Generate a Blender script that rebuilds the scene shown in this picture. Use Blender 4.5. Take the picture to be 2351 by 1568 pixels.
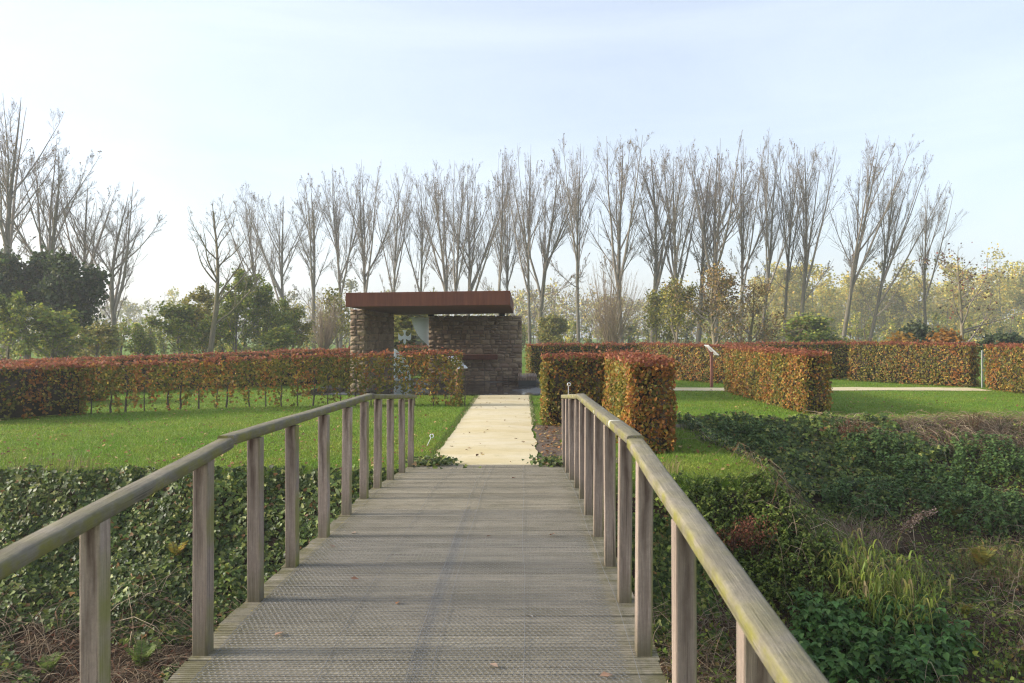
import bpy, math, random
import numpy as np
from mathutils import Vector

for o in list(bpy.data.objects):
    bpy.data.objects.remove(o, do_unlink=True)
S = bpy.context.scene
COL = S.collection
R = math.radians
rng = np.random.default_rng(7)
random.seed(7)

# ------------------------------------------------------------------ camera, sky, sun, exposure
EYE = 2.0                       # eye height over the lawn; the camera stands on the arched bridge
F_PX, VX, VY = 1829.0, 1200.0, 769.0      # focal length and vanishing point, in a 2351 x 1568 picture
cam_d = bpy.data.cameras.new('camera')
cam = bpy.data.objects.new('camera', cam_d)
COL.objects.link(cam)
cam.location = (0, 0, EYE)
cam.rotation_euler = (R(90), 0, 0)
cam_d.sensor_width = 36.0
cam_d.lens = 36.0 * F_PX / 2351.0
cam_d.shift_x = -(VX - 1175.5) / 2351.0
cam_d.shift_y = (VY - 784.0) / 2351.0
cam_d.clip_start = 0.05
cam_d.clip_end = 3000
cam_d.dof.use_dof = True
cam_d.dof.focus_distance = 16.0
cam_d.dof.aperture_fstop = 7.0
S.camera = cam

SUN_EL, SUN_ROT = 22.0, -91.0       # degrees; the sun stands to the left of the bridge
world = bpy.data.worlds.new('World')
S.world = world
world.use_nodes = True
wn = world.node_tree
bg = wn.nodes['Background']
sky = wn.nodes.new('ShaderNodeTexSky')
sky.sky_type = 'NISHITA'
sky.sun_disc = False
sky.sun_elevation = R(SUN_EL)
sky.sun_rotation = R(SUN_ROT)
sky.altitude = 0
sky.air_density = 1.0
sky.dust_density = 3.0
sky.ozone_density = 1.5
# a thin veil of high cloud all over the sky
wtc = wn.nodes.new('ShaderNodeTexCoord')
wmap = wn.nodes.new('ShaderNodeMapping')
wmap.inputs['Scale'].default_value = (1.0, 1.3, 5.0)
wmap.inputs['Rotation'].default_value = (0.1, 0.25, 0.3)
wno = wn.nodes.new('ShaderNodeTexNoise')
wno.inputs['Scale'].default_value = 1.6
wno.inputs['Detail'].default_value = 7
wno.inputs['Roughness'].default_value = 0.55
wno.inputs['Distortion'].default_value = 0.6
wr = wn.nodes.new('ShaderNodeMapRange')
wr.inputs['From Min'].default_value = 0.3
wr.inputs['From Max'].default_value = 0.75
wr.inputs['To Min'].default_value = 0.22
wr.inputs['To Max'].default_value = 0.34
wmix = wn.nodes.new('ShaderNodeMix')
wmix.data_type = 'RGBA'
wmix.inputs['B'].default_value = (8.9, 9.3, 10.3, 1)
wn.links.new(wtc.outputs['Generated'], wmap.inputs['Vector'])
wn.links.new(wmap.outputs['Vector'], wno.inputs['Vector'])
wn.links.new(wno.outputs['Fac'], wr.inputs['Value'])
wn.links.new(wr.outputs['Result'], wmix.inputs['Factor'])
wn.links.new(sky.outputs['Color'], wmix.inputs['A'])
wn.links.new(wmix.outputs['Result'], bg.inputs['Color'])
bg.inputs['Strength'].default_value = 0.097

sun_d = bpy.data.lights.new('sun', 'SUN')
sun_d.energy = 2.8
sun_d.angle = R(9.0)
sun_d.color = (1.0, 0.93, 0.83)
sun = bpy.data.objects.new('sun', sun_d)
COL.objects.link(sun)
_az = R(SUN_ROT)
sdir = Vector((math.sin(_az) * math.cos(R(SUN_EL)), math.cos(_az) * math.cos(R(SUN_EL)), math.sin(R(SUN_EL))))
sun.rotation_euler = sdir.to_track_quat('Z', 'Y').to_euler()
sun.location = (-30, 0, 20)

S.view_settings.view_transform = 'Standard'
S.view_settings.look = 'None'
S.view_settings.exposure = 1.14
S.view_settings.gamma = 1.0
S.render.engine = 'CYCLES'
S.cycles.max_bounces = 6
S.cycles.diffuse_bounces = 3
S.cycles.glossy_bounces = 3
S.cycles.transmission_bounces = 5
S.cycles.volume_bounces = 1
S.cycles.use_denoising = True
S.cycles.denoiser = 'OPENIMAGEDENOISE'
S.cycles.denoising_prefilter = 'NONE'
S.cycles.denoising_input_passes = 'RGB_ALBEDO_NORMAL'
S.cycles.filter_width = 1.25

# ------------------------------------------------------------------ helpers
def px(x, y, d):
    """world point seen at picture position x, y (2351 x 1568) at distance d along the path axis"""
    return ((x - VX) / F_PX * d, d, EYE - (y - VY) / F_PX * d)

def tag(o, label=None, cat=None, group=None, kind=None):
    if label: o['label'] = label
    if cat: o['category'] = cat
    if group: o['group'] = group
    if kind: o['kind'] = kind
    return o

def empty(name, loc=(0, 0, 0), rz=0.0):
    o = bpy.data.objects.new(name, None)
    o.location = loc
    o.rotation_euler = (0, 0, rz)
    o.empty_display_size = 0.2
    COL.objects.link(o)
    return o

def link(name, me, parent=None, loc=None, rot=None, scale=None):
    o = bpy.data.objects.new(name, me)
    COL.objects.link(o)
    if parent is not None: o.parent = parent
    if loc is not None: o.location = loc
    if rot is not None: o.rotation_euler = rot
    if scale is not None: o.scale = scale
    return o

def mesh_np(name, V, Fs, mat=None, cols=None, smooth=False):
    """V (n,3); Fs a list of integer arrays (m,k); cols (n,3) per-vertex base colour"""
    V = np.ascontiguousarray(V, dtype=np.float32)
    if isinstance(Fs, np.ndarray): Fs = [Fs]
    Fs = [np.asarray(f, dtype=np.int32) for f in Fs if len(f)]
    me = bpy.data.meshes.new(name)
    me.vertices.add(len(V))
    me.vertices.foreach_set('co', V.ravel())
    li = np.concatenate([f.ravel() for f in Fs])
    tot = np.concatenate([np.full(len(f), f.shape[1], np.int32) for f in Fs])
    st = np.zeros(len(tot), np.int32)
    st[1:] = np.cumsum(tot)[:-1]
    me.loops.add(len(li))
    me.loops.foreach_set('vertex_index', li)
    me.polygons.add(len(tot))
    me.polygons.foreach_set('loop_start', st)
    me.polygons.foreach_set('loop_total', tot)
    if smooth:
        me.polygons.foreach_set('use_smooth', np.ones(len(tot), dtype=bool))
    me.update(calc_edges=True)
    if cols is not None:
        a = me.color_attributes.new('Col', 'FLOAT_COLOR', 'POINT')
        c4 = np.ones((len(V), 4), np.float32)
        c4[:, :3] = cols
        a.data.foreach_set('color', c4.ravel())
    if mat: me.materials.append(mat)
    return me

class MB:
    """collects polygons of one part"""
    def __init__(s): s.v = []; s.f = []
    def box(s, x0, x1, y0, y1, z0, z1):
        n = len(s.v)
        s.v += [(x0,y0,z0),(x1,y0,z0),(x1,y1,z0),(x0,y1,z0),(x0,y0,z1),(x1,y0,z1),(x1,y1,z1),(x0,y1,z1)]
        s.f += [tuple(n+i for i in q) for q in ((0,3,2,1),(4,5,6,7),(0,1,5,4),(1,2,6,5),(2,3,7,6),(3,0,4,7))]
        return s
    def prism(s, poly, a, b, fn):
        """poly: list of 2D points, extruded between a and b with fn(u,v,w)->xyz"""
        n = len(s.v); k = len(poly)
        s.v += [fn(u, v, a) for u, v in poly] + [fn(u, v, b) for u, v in poly]
        s.f += [tuple(range(n + k - 1, n - 1, -1)), tuple(range(n + k, n + 2 * k))]
        s.f += [(n + i, n + (i + 1) % k, n + k + (i + 1) % k, n + k + i) for i in range(k)]
        return s
    def mesh(s, name, mat, smooth=False, bevel=0, seg=1):
        me = bpy.data.meshes.new(name)
        me.from_pydata([tuple(map(float, v)) for v in s.v], [], s.f)
        import bmesh
        bm = bmesh.new(); bm.from_mesh(me)
        bmesh.ops.recalc_face_normals(bm, faces=bm.faces[:])
        if bevel:
            bmesh.ops.bevel(bm, geom=bm.edges[:], offset=bevel, segments=seg, affect='EDGES', profile=0.6)
        bm.to_mesh(me); bm.free()
        if smooth:
            for p in me.polygons: p.use_smooth = True
        if mat: me.materials.append(mat)
        return me
    def build(s, name, mat, parent=None, **k):
        return link(name, s.mesh(name, mat, **k), parent)

def unit(a):
    return a / np.maximum(np.linalg.norm(a, axis=-1, keepdims=True), 1e-9)

def nz(x, y, s=1.0, seed=0.0):
    """smooth pseudo noise -1..1"""
    x = np.asarray(x, float) * s + seed * 13.7; y = np.asarray(y, float) * s - seed * 7.3
    return (np.sin(x * 1.7 + 1.3 * np.sin(y * 1.1 + seed)) + np.sin(y * 2.3 + 1.7 * np.sin(x * 0.9 + 2 * seed)) + 0.6 * np.sin((x + y) * 3.9 + seed) + 0.5 * np.sin((x - 1.3 * y) * 5.3)) / 3.1

def frames(N, rg):
    r = rg.normal(size=N.shape)
    T = unit(np.cross(N, r)); B = np.cross(N, T)
    return T, B

TPL = {}
TPL['beech'] = (np.array([(0,0,0),(.33,.45,.10),(0,1,0),(-.33,.45,.10)], float), np.array([(0,1,2),(0,2,3)]))
TPL['blob'] = (np.array([(-.5,-.4,0),(.45,-.5,.12),(.5,.45,0),(-.4,.5,.12)], float), np.array([(0,1,2),(0,2,3)]))
_iv = np.array([(0,-.05,0),(.42,-.12,.03),(.50,.26,.06),(.22,.36,.0),(0,.95,.0),(-.22,.36,.0),(-.50,.26,.06),(-.42,-.12,.03)], float)
TPL['ivy'] = (_iv[[1,2,3,4,5,6,7]], np.array([(0,1,2),(6,0,2),(6,2,4),(6,4,5),(2,3,4)]))
_ne = np.array([(0,0,0),(.3,.15,.07),(.33,.42,.08),(0,1,-.12),(-.33,.42,.08),(-.3,.15,.07)], float)
TPL['pinna'] = (np.array([(0,0,0),(.10,.2,.01),(.075,.65,.0),(0,1,-.05),(-.075,.65,.0),(-.10,.2,.01)], float), np.array([(0,1,2),(0,2,3),(0,3,4),(0,4,5)]))
TPL['nettle'] = (_ne, np.array([(0,1,2),(0,2,3),(0,3,4),(0,4,5)]))

def leaves(P, N, size, tpl, rg, T=None):
    """one leaf at each point: P points, N leaf normals, size lengths; T optional leaf direction"""
    tv, tf = TPL[tpl]
    N = unit(N)
    if T is None:
        T, B = frames(N, rg)
    else:
        B = unit(np.cross(N, np.cross(T, N))); T = np.cross(B, N)
    size = np.broadcast_to(np.asarray(size, float), (len(P),))
    V = P[:, None, :] + size[:, None, None] * (T[:, None, :] * tv[None, :, 0:1] + B[:, None, :] * tv[None, :, 1:2] + N[:, None, :] * tv[None, :, 2:3])
    F = tf[None] + (np.arange(len(P)) * len(tv))[:, None, None]
    return V.reshape(-1, 3), F.reshape(-1, 3), len(tv)

def tubes(P, Rr, k=4):
    """P (B,n,3) centre lines, Rr (B,n) radii -> open tubes"""
    Bn, n, _ = P.shape
    t = np.gradient(P, axis=1); t = unit(t)
    ref = np.where(np.abs(t[:, :1, 2:3]) > .9, np.array([1., 0, 0]), np.array([0., 0, 1.]))
    a = unit(np.cross(t, np.broadcast_to(ref, t.shape))); b = np.cross(t, a)
    ang = np.arange(k) * 2 * math.pi / k
    V = P[:, :, None, :] + Rr[:, :, None, None] * (a[:, :, None, :] * np.cos(ang)[None, None, :, None] + b[:, :, None, :] * np.sin(ang)[None, None, :, None])
    idx = np.arange(Bn * n * k).reshape(Bn, n, k)
    i0 = idx[:, :-1, :]; i1 = idx[:, 1:, :]
    F = np.stack([i0, np.roll(i0, -1, 2), np.roll(i1, -1, 2), i1], -1).reshape(-1, 4)
    return V.reshape(-1, 3), F

class Acc:
    """accumulates numpy geometry into one mesh, with colours"""
    def __init__(s): s.V = []; s.F = {}; s.C = []; s.n = 0
    def add(s, V, F, col=None):
        s.V.append(V); s.F.setdefault(F.shape[1], []).append(F + s.n); s.n += len(V)
        if col is None: col = (0.1, 0.1, 0.1)
        col = np.asarray(col, float)
        s.C.append(np.broadcast_to(col, (len(V), 3)) if col.ndim == 1 else col)
    def leaves(s, P, N, size, tpl, rg, col, T=None):
        if len(P) == 0: return
        V, F, k = leaves(P, N, size, tpl, rg, T)
        s.add(V, F, np.repeat(col, k, axis=0) if np.ndim(col) == 2 else col)
    def mesh(s, name, mat, smooth=False):
        return mesh_np(name, np.concatenate(s.V), [np.concatenate(f) for f in s.F.values()], mat, np.concatenate(s.C), smooth)
    def build(s, name, mat, parent=None, smooth=False, **k):
        return link(name, s.mesh(name, mat, smooth), parent, **k)

def pick(pal, n, rg, jit=0.18):
    """n colours from a palette [(weight, (r,g,b)), ...] with brightness jitter"""
    w = np.array([p[0] for p in pal], float); w /= w.sum()
    c = np.array([p[1] for p in pal], float)[rg.choice(len(pal), n, p=w)]
    return c * np.exp(rg.normal(0, jit, (n, 1)))

# ------------------------------------------------------------------ materials
def mat_new(name):
    m = bpy.data.materials.new(name); m.use_nodes = True
    nt = m.node_tree
    return m, nt, nt.nodes['Principled BSDF'], nt.nodes['Material Output']

def node(nt, t, **k):
    n = nt.nodes.new(t)
    for a, b in k.items():
        if hasattr(n, a): setattr(n, a, b)
    return n

def ramp(nt, fac, stops):
    r = nt.nodes.new('ShaderNodeValToRGB')
    el = r.color_ramp.elements
    while len(el) < len(stops): el.new(0.5)
    for e, (p, c) in zip(el, stops):
        e.position = p; e.color = (*c, 1) if len(c) == 3 else c
    nt.links.new(fac, r.inputs['Fac'])
    return r.outputs['Color']

def noise(nt, vec, scale, detail=4, rough=.55, mapscale=None, dist=0.0):
    if mapscale is not None:
        mp = nt.nodes.new('ShaderNodeMapping'); mp.inputs['Scale'].default_value = mapscale
        nt.links.new(vec, mp.inputs['Vector']); vec = mp.outputs['Vector']
    n = nt.nodes.new('ShaderNodeTexNoise')
    n.inputs['Scale'].default_value = scale; n.inputs['Detail'].default_value = detail
    n.inputs['Roughness'].default_value = rough; n.inputs['Distortion'].default_value = dist
    nt.links.new(vec, n.inputs['Vector'])
    return n.outputs['Fac']

def mixc(nt, fac, a, b, mode='MIX'):
    m = nt.nodes.new('ShaderNodeMix'); m.data_type = 'RGBA'; m.blend_type = mode
    for sock, v in (('Factor', fac), ('A', a), ('B', b)):
        if isinstance(v, (int, float)): m.inputs[sock].default_value = v
        elif isinstance(v, tuple): m.inputs[sock].default_value = (*v, 1)
        else: nt.links.new(v, m.inputs[sock])
    return m.outputs['Result']

def mrange(nt, v, a, b, c=0.0, d=1.0):
    m = nt.nodes.new('ShaderNodeMapRange')
    m.inputs['From Min'].default_value = a; m.inputs['From Max'].default_value = b
    m.inputs['To Min'].default_value = c; m.inputs['To Max'].default_value = d
    nt.links.new(v, m.inputs['Value'])
    return m.outputs['Result']

def bump(nt, bsdf, h, strength=.3, dist=.01):
    b = nt.nodes.new('ShaderNodeBump'); b.inputs['Strength'].default_value = strength; b.inputs['Distance'].default_value = dist
    nt.links.new(h, b.inputs['Height']); nt.links.new(b.outputs['Normal'], bsdf.inputs['Normal'])

def math_n(nt, op, a, b=None):
    m = nt.nodes.new('ShaderNodeMath'); m.operation = op
    for i, v in enumerate((a, b)):
        if v is None: continue
        if isinstance(v, (int, float)): m.inputs[i].default_value = v
        else: nt.links.new(v, m.inputs[i])
    return m.outputs[0]

def leaf_mat(name, rough=.5, transl=.3, spec=.3):
    m, nt, b, out = mat_new(name)
    at = node(nt, 'ShaderNodeAttribute'); at.attribute_name = 'Col'
    nt.links.new(at.outputs['Color'], b.inputs['Base Color'])
    b.inputs['Roughness'].default_value = rough
    b.inputs['Specular IOR Level'].default_value = spec
    tr = node(nt, 'ShaderNodeBsdfTranslucent')
    nt.links.new(at.outputs['Color'], tr.inputs['Color'])
    mx = node(nt, 'ShaderNodeMixShader'); mx.inputs[0].default_value = transl
    nt.links.new(b.outputs[0], mx.inputs[1]); nt.links.new(tr.outputs[0], mx.inputs[2])
    nt.links.new(mx.outputs[0], out.inputs['Surface'])
    return m

def plain_mat(name, col, rough=.7, metal=0.0, var=.25, scale=6.0, bmp=0.0):
    m, nt, b, out = mat_new(name)
    tc = node(nt, 'ShaderNodeTexCoord')
    n = noise(nt, tc.outputs['Object'], scale, 5)
    c = ramp(nt, n, [(.3, tuple(x * (1 - var) for x in col)), (.7, tuple(min(1, x * (1 + var)) for x in col))])
    nt.links.new(c, b.inputs['Base Color'])
    b.inputs['Roughness'].default_value = rough; b.inputs['Metallic'].default_value = metal
    if bmp: bump(nt, b, n, bmp, .01)
    return m

M = {}
M['leaf'] = leaf_mat('foliage', .55, .42)
M['glossleaf'] = leaf_mat('glossy_foliage', .48, .22, .28)
M['dryleaf'] = leaf_mat('dry_foliage', .7, .2, .15)
M['stem'] = leaf_mat('plant_stems', .8, .0, .1)

def mk_bark(name, a, bcol, moss=0.0):
    m, nt, b, out = mat_new(name)
    tc = node(nt, 'ShaderNodeTexCoord')
    n = noise(nt, tc.outputs['Object'], 2.2, 6, .6, (3, 3, .7))
    c = ramp(nt, n, [(.3, a), (.7, bcol)])
    if moss:
        n2 = noise(nt, tc.outputs['Object'], .8, 4)
        c = mixc(nt, mrange(nt, n2, .45, .65, 0, moss), c, (.12, .12, .03))
    nt.links.new(c, b.inputs['Base Color']); b.inputs['Roughness'].default_value = .9
    b.inputs['Specular IOR Level'].default_value = .15
    return m
M['bark'] = mk_bark('poplar_bark', (.09, .077, .06), (.19, .165, .13), .25)
M['twig'] = mk_bark('poplar_twigs', (.165, .138, .115), (.27, .23, .19))
M['mossbark'] = mk_bark('mossy_bark', (.12, .10, .07), (.26, .22, .15), .7)
M['brush'] = mk_bark('willow_shoots', (.19, .14, .095), (.32, .25, .17))

# ground: lawn, darker soil in the ditch
def mk_ground():
    m, nt, b, out = mat_new('lawn_and_soil')
    geo = node(nt, 'ShaderNodeNewGeometry')
    p = geo.outputs['Position']
    n1 = noise(nt, p, .35, 5, .6)
    n2 = noise(nt, p, 2.2, 6, .65, (1, .6, 1))
    n3 = noise(nt, p, 40, 3, .7)
    c1 = ramp(nt, n1, [(.32, (.095, .185, .016)), (.5, (.14, .23, .02)), (.68, (.20, .25, .032))])
    c2 = ramp(nt, n2, [(.35, (.085, .17, .014)), (.6, (.16, .235, .022)), (.75, (.24, .245, .05))])
    c = mixc(nt, .5, c1, c2)
    c = mixc(nt, mrange(nt, n3, .3, .7, 0.0, .5), c, (.045, .075, .012))
    sx = node(nt, 'ShaderNodeSeparateXYZ'); nt.links.new(p, sx.inputs[0])
    soil = ramp(nt, n2, [(.35, (.030, .021, .013)), (.65, (.075, .050, .028))])
    zz = math_n(nt, 'ADD', sx.outputs['Z'], math_n(nt, 'MULTIPLY', math_n(nt, 'SUBTRACT', n2, .5), .25))
    c = mixc(nt, mrange(nt, zz, -.22, -.06), soil, c)
    nt.links.new(c, b.inputs['Base Color'])
    b.inputs['Roughness'].default_value = .95; b.inputs['Specular IOR Level'].default_value = .1
    bump(nt, b, noise(nt, p, 22, 5, .7), .6, .03)
    return m
M['ground'] = mk_ground()

def mk_gravel():
    m, nt, b, out = mat_new('yellow_gravel')
    p = node(nt, 'ShaderNodeNewGeometry').outputs['Position']
    n1 = noise(nt, p, .9, 4, .55, (.7, 1.6, 1)); n2 = noise(nt, p, 60, 3, .8); n3 = noise(nt, p, 6, 6, .7)
    c = ramp(nt, n1, [(.3, (.52, .43, .225)), (.52, (.585, .505, .315)), (.72, (.62, .555, .40))])
    c = mixc(nt, mrange(nt, n2, .35, .7, 0, .4), c, (.40, .31, .16))
    c = mixc(nt, mrange(nt, n3, .56, .74, 0, .6), c, (.36, .32, .17))
    n4 = noise(nt, p, 1.7, 5, .65, (1, 1.8, 1)); c = mixc(nt, mrange(nt, n4, .52, .7, 0, .45), c, (.38, .31, .16))
    nt.links.new(c, b.inputs['Base Color']); b.inputs['Roughness'].default_value = .95
    bump(nt, b, n2, .5, .006)
    return m
M['gravel'] = mk_gravel()
M['soil'] = plain_mat('bare_soil', (.085, .058, .036), .95, 0, .55, 9, .8)

def mk_wood(name, grain_axis, dark, mid, light, moss_edges=None, streak=False, lichen=.0):
    """weathered timber; grain_axis = object axis of the fibres"""
    m, nt, b, out = mat_new(name)
    tc = node(nt, 'ShaderNodeTexCoord'); oi = node(nt, 'ShaderNodeObjectInfo')
    co = node(nt, 'ShaderNodeVectorMath'); co.operation = 'ADD'
    cb = node(nt, 'ShaderNodeCombineXYZ')
    rr = math_n(nt, 'MULTIPLY', oi.outputs['Random'], 37.0)
    for i in range(3): nt.links.new(rr, cb.inputs[i])
    nt.links.new(tc.outputs['Object'], co.inputs[0]); nt.links.new(cb.outputs[0], co.inputs[1])
    v = co.outputs[0]
    sc = [34, 34, 34]; sc[grain_axis] = 1.1
    g = noise(nt, v, 4, 6, .65, tuple(sc)); g2 = noise(nt, v, 1.6, 4)
    c = ramp(nt, g, [(.28, dark), (.5, mid), (.74, light)])
    c = mixc(nt, mrange(nt, g2, .35, .7, 0, .55), c, tuple(x * .62 for x in mid))
    # board to board difference
    hv = node(nt, 'ShaderNodeHueSaturation'); nt.links.new(c, hv.inputs['Color'])
    nt.links.new(mrange(nt, oi.outputs['Random'], 0, 1, .84, 1.14), hv.inputs['Value'])
    c = hv.outputs['Color']
    mt = noise(nt, v, 48, 5, .75)
    c = mixc(nt, mrange(nt, mt, .35, .72, 0, .5), c, tuple(x * .5 for x in mid))
    cs = [30, 30, 30]; cs[grain_axis] = .5
    cn = noise(nt, v, 2.2, 4, .6, tuple(cs), .4)
    c = mixc(nt, mrange(nt, cn, .61, .66, 0, .65), c, tuple(x * .28 for x in dark))
    sx = node(nt, 'ShaderNodeSeparateXYZ'); nt.links.new(tc.outputs['Object'], sx.inputs[0])
    if streak:      # dark stain running down from the rail bolt, green foot
        wob = math_n(nt, 'MULTIPLY', math_n(nt, 'SUBTRACT', noise(nt, v, 3, 3), .5), .06)
        ax = math_n(nt, 'ABSOLUTE', math_n(nt, 'ADD', sx.outputs['X'], wob))
        s1 = mrange(nt, ax, .007, .026, 1, 0)
        s2 = mrange(nt, sx.outputs['Z'], .35, .98, .10, .95)
        s3 = mrange(nt, noise(nt, v, 8, 3, .6, (3, 3, .6)), .3, .6, .35, 1)
        f = math_n(nt, 'MULTIPLY', math_n(nt, 'MULTIPLY', s1, s2), s3)
        c = mixc(nt, f, c, (.045, .022, .016))
        fm = math_n(nt, 'MULTIPLY', mrange(nt, sx.outputs['Z'], .02, .22, 1, 0), mrange(nt, g2, .3, .6, .35, 1))
        c = mixc(nt, math_n(nt, 'MULTIPLY', fm, .75), c, (.075, .075, .028))
        edge = math_n(nt, 'MULTIPLY', mrange(nt, sx.outputs['X'], .026, .039, 0, .7), mrange(nt, noise(nt, v, 2.5, 3), .42, .6, 0, 1))
        c = mixc(nt, edge, c, (.19, .20, .03))
    if moss_edges:
        x0, x1 = moss_edges
        e = math_n(nt, 'MAXIMUM', mrange(nt, sx.outputs['X'], x0, x0 + .30, 1, 0), mrange(nt, sx.outputs['X'], x1 - .26, x1, 0, 1))
        e = math_n(nt, 'MULTIPLY', e, mrange(nt, noise(nt, v, 7, 5, .7), .40, .58, 0, 1))
        c = mixc(nt, math_n(nt, 'MULTIPLY', e, .75), c, (.125, .115, .035))
        e2 = math_n(nt, 'MULTIPLY', mrange(nt, noise(nt, v, 19, 4, .6), .64, .70, 0, 1), mrange(nt, sx.outputs['X'], x0, x0 + .25, 1, 0))
        c = mixc(nt, math_n(nt, 'MULTIPLY', e2, .8), c, (.40, .30, .06))
        e3 = math_n(nt, 'MULTIPLY', mrange(nt, noise(nt, v, 1.3, 3, .6), .45, .7, 0, .45), 1.0)
        c = mixc(nt, e3, c, (.11, .10, .055))
    if lichen:
        l1 = mrange(nt, noise(nt, v, 7, 5, .7), .40, .58, 0, lichen)
        geo = node(nt, 'ShaderNodeNewGeometry'); sn = node(nt, 'ShaderNodeSeparateXYZ'); nt.links.new(geo.outputs['Normal'], sn.inputs[0])
        side = mrange(nt, sn.outputs['Z'], .2, .95, 1.0, .28)
        c = mixc(nt, math_n(nt, 'MULTIPLY', l1, side), c, (.20, .19, .03))
        mo = mrange(nt, noise(nt, v, 16, 5, .7, (1, .35, 1)), .38, .68, 0, .6)
        c = mixc(nt, mo, c, (.10, .09, .062))
        l2 = mrange(nt, noise(nt, v, 7, 2, .5), .735, .75, 0, .9)
        c = mixc(nt, l2, c, (.56, .56, .50))
    nt.links.new(c, b.inputs['Base Color']); b.inputs['Roughness'].default_value = .85
    b.inputs['Specular IOR Level'].default_value = .25
    bump(nt, b, g, .7, .006)
    return m
M['deck'] = mk_wood('weathered_deck_boards', 0, (.20, .172, .122), (.33, .292, .215), (.44, .40, .305), moss_edges=(-1.70, .69))
M['post'] = mk_wood('weathered_posts', 2, (.20, .145, .112), (.36, .285, .23), (.50, .42, .35), streak=True)
M['rail'] = mk_wood('weathered_rail', 1, (.16, .14, .10), (.27, .24, .18), (.38, .345, .27), lichen=.85)
M['wire'] = plain_mat('galvanised_wire', (.20, .205, .21), .6, .3, .25, 30)

def mk_corten():
    m, nt, b, out = mat_new('rusty_steel')
    p = node(nt, 'ShaderNodeNewGeometry').outputs['Position']
    st = noise(nt, p, 2.2, 5, .6, (6, 6, .35)); n = noise(nt, p, 1.1, 5)
    c = ramp(nt, st, [(.3, (.095, .028, .014)), (.55, (.145, .046, .021)), (.75, (.19, .062, .028))])
    c = mixc(nt, mrange(nt, n, .4, .7, 0, .45), c, (.12, .035, .018))
    dr = math_n(nt, 'MULTIPLY', mrange(nt, noise(nt, p, 3.1, 2, .5, (5, 5, .45)), .74, .76, 0, .5), 1.0)
    c = mixc(nt, dr, c, (.42, .33, .27))
    nt.links.new(c, b.inputs['Base Color']); b.inputs['Roughness'].default_value = .72; b.inputs['Metallic'].default_value = .15
    bump(nt, b, noise(nt, p, 30, 4), .15, .004)
    return m
M['corten'] = mk_corten()

def mk_stone():
    m, nt, b, out = mat_new('brown_rubble_stone')
    tc = node(nt, 'ShaderNodeTexCoord'); oi = node(nt, 'ShaderNodeObjectInfo'); p = node(nt, 'ShaderNodeNewGeometry').outputs['Position']
    n = noise(nt, p, 7, 6, .65)
    c = ramp(nt, oi.outputs['Random'], [(.0, (.17, .11, .07)), (.3, (.24, .17, .115)), (.55, (.31, .228, .15)), (.8, (.38, .29, .19)), (1, (.25, .155, .11))])
    c = mixc(nt, mrange(nt, n, .35, .68, 0, .5), c, (.22, .155, .10))
    nt.links.new(c, b.inputs['Base Color']); b.inputs['Roughness'].default_value = .9
    bump(nt, b, noise(nt, p, 16, 6, .7), .8, .02)
    return m
M['stone'] = mk_stone()
M['mortar'] = plain_mat('mortar', (.16, .13, .10), .95, 0, .35, 8, .5)

def mk_paving():
    m, nt, b, out = mat_new('wet_dark_stone_paving')
    p = node(nt, 'ShaderNodeNewGeometry').outputs['Position']
    n = noise(nt, p, .55, 4, .5, (1, .5, 1))
    c = ramp(nt, n, [(.35, (.018, .019, .021)), (.7, (.05, .053, .058))])
    nt.links.new(c, b.inputs['Base Color'])
    nt.links.new(mrange(nt, n, .42, .58, .04, .28), b.inputs['Roughness'])
    b.inputs['Specular IOR Level'].default_value = .7
    return m
M['paving'] = mk_paving()
M['darkstone'] = plain_mat('dark_polished_stone', (.03, .033, .037), .2, 0, .3, 3)
M['darksteel'] = plain_mat('dark_steel', (.025, .02, .018), .6, .4, .3, 4)
M['benchwood'] = plain_mat('bench_timber', (.22, .15, .105), .75, 0, .35, 12)
M['white'] = plain_mat('white_panel', (.80, .80, .82), .45, 0, .04, 5)
M['rustpaint'] = plain_mat('rust_brown_post', (.20, .078, .05), .7, 0, .25, 9)
M['grey'] = plain_mat('grey_metal', (.42, .43, .42), .5, .3, .15, 8)
def mk_frost(name, col):
    m, nt, b, out = mat_new(name)
    tc = node(nt, 'ShaderNodeTexCoord'); c = ramp(nt, noise(nt, tc.outputs['Object'], 2, 3), [(.3, tuple(x * .97 for x in col)), (.7, col)])
    d = node(nt, 'ShaderNodeBsdfDiffuse'); t = node(nt, 'ShaderNodeBsdfTranslucent'); mx = node(nt, 'ShaderNodeMixShader'); mx.inputs[0].default_value = .85
    nt.links.new(c, d.inputs['Color']); nt.links.new(c, t.inputs['Color']); nt.links.new(d.outputs[0], mx.inputs[1]); nt.links.new(t.outputs[0], mx.inputs[2]); nt.links.new(mx.outputs[0], out.inputs['Surface'])
    return m
M['frost'] = mk_frost('frosted_film', (.95, .97, .99))
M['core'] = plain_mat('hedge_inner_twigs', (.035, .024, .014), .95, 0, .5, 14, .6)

def mk_glass():
    m, nt, b, out = mat_new('clear_glass')
    g = node(nt, 'ShaderNodeBsdfGlossy'); g.inputs['Roughness'].default_value = .02; g.inputs['Color'].default_value = (1, 1, 1, 1)
    t = node(nt, 'ShaderNodeBsdfTransparent'); t.inputs['Color'].default_value = (.90, .94, .92, 1)
    fr = node(nt, 'ShaderNodeFresnel'); fr.inputs['IOR'].default_value = 1.45
    mx = node(nt, 'ShaderNodeMixShader')
    nt.links.new(fr.outputs[0], mx.inputs[0]); nt.links.new(t.outputs[0], mx.inputs[1]); nt.links.new(g.outputs[0], mx.inputs[2])
    nt.links.new(mx.outputs[0], out.inputs['Surface'])
    return m
M['glass'] = mk_glass()

# ------------------------------------------------------------------ terrain
def sstep(t):
    t = np.clip(t, 0, 1); return t * t * (3 - 2 * t)

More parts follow.
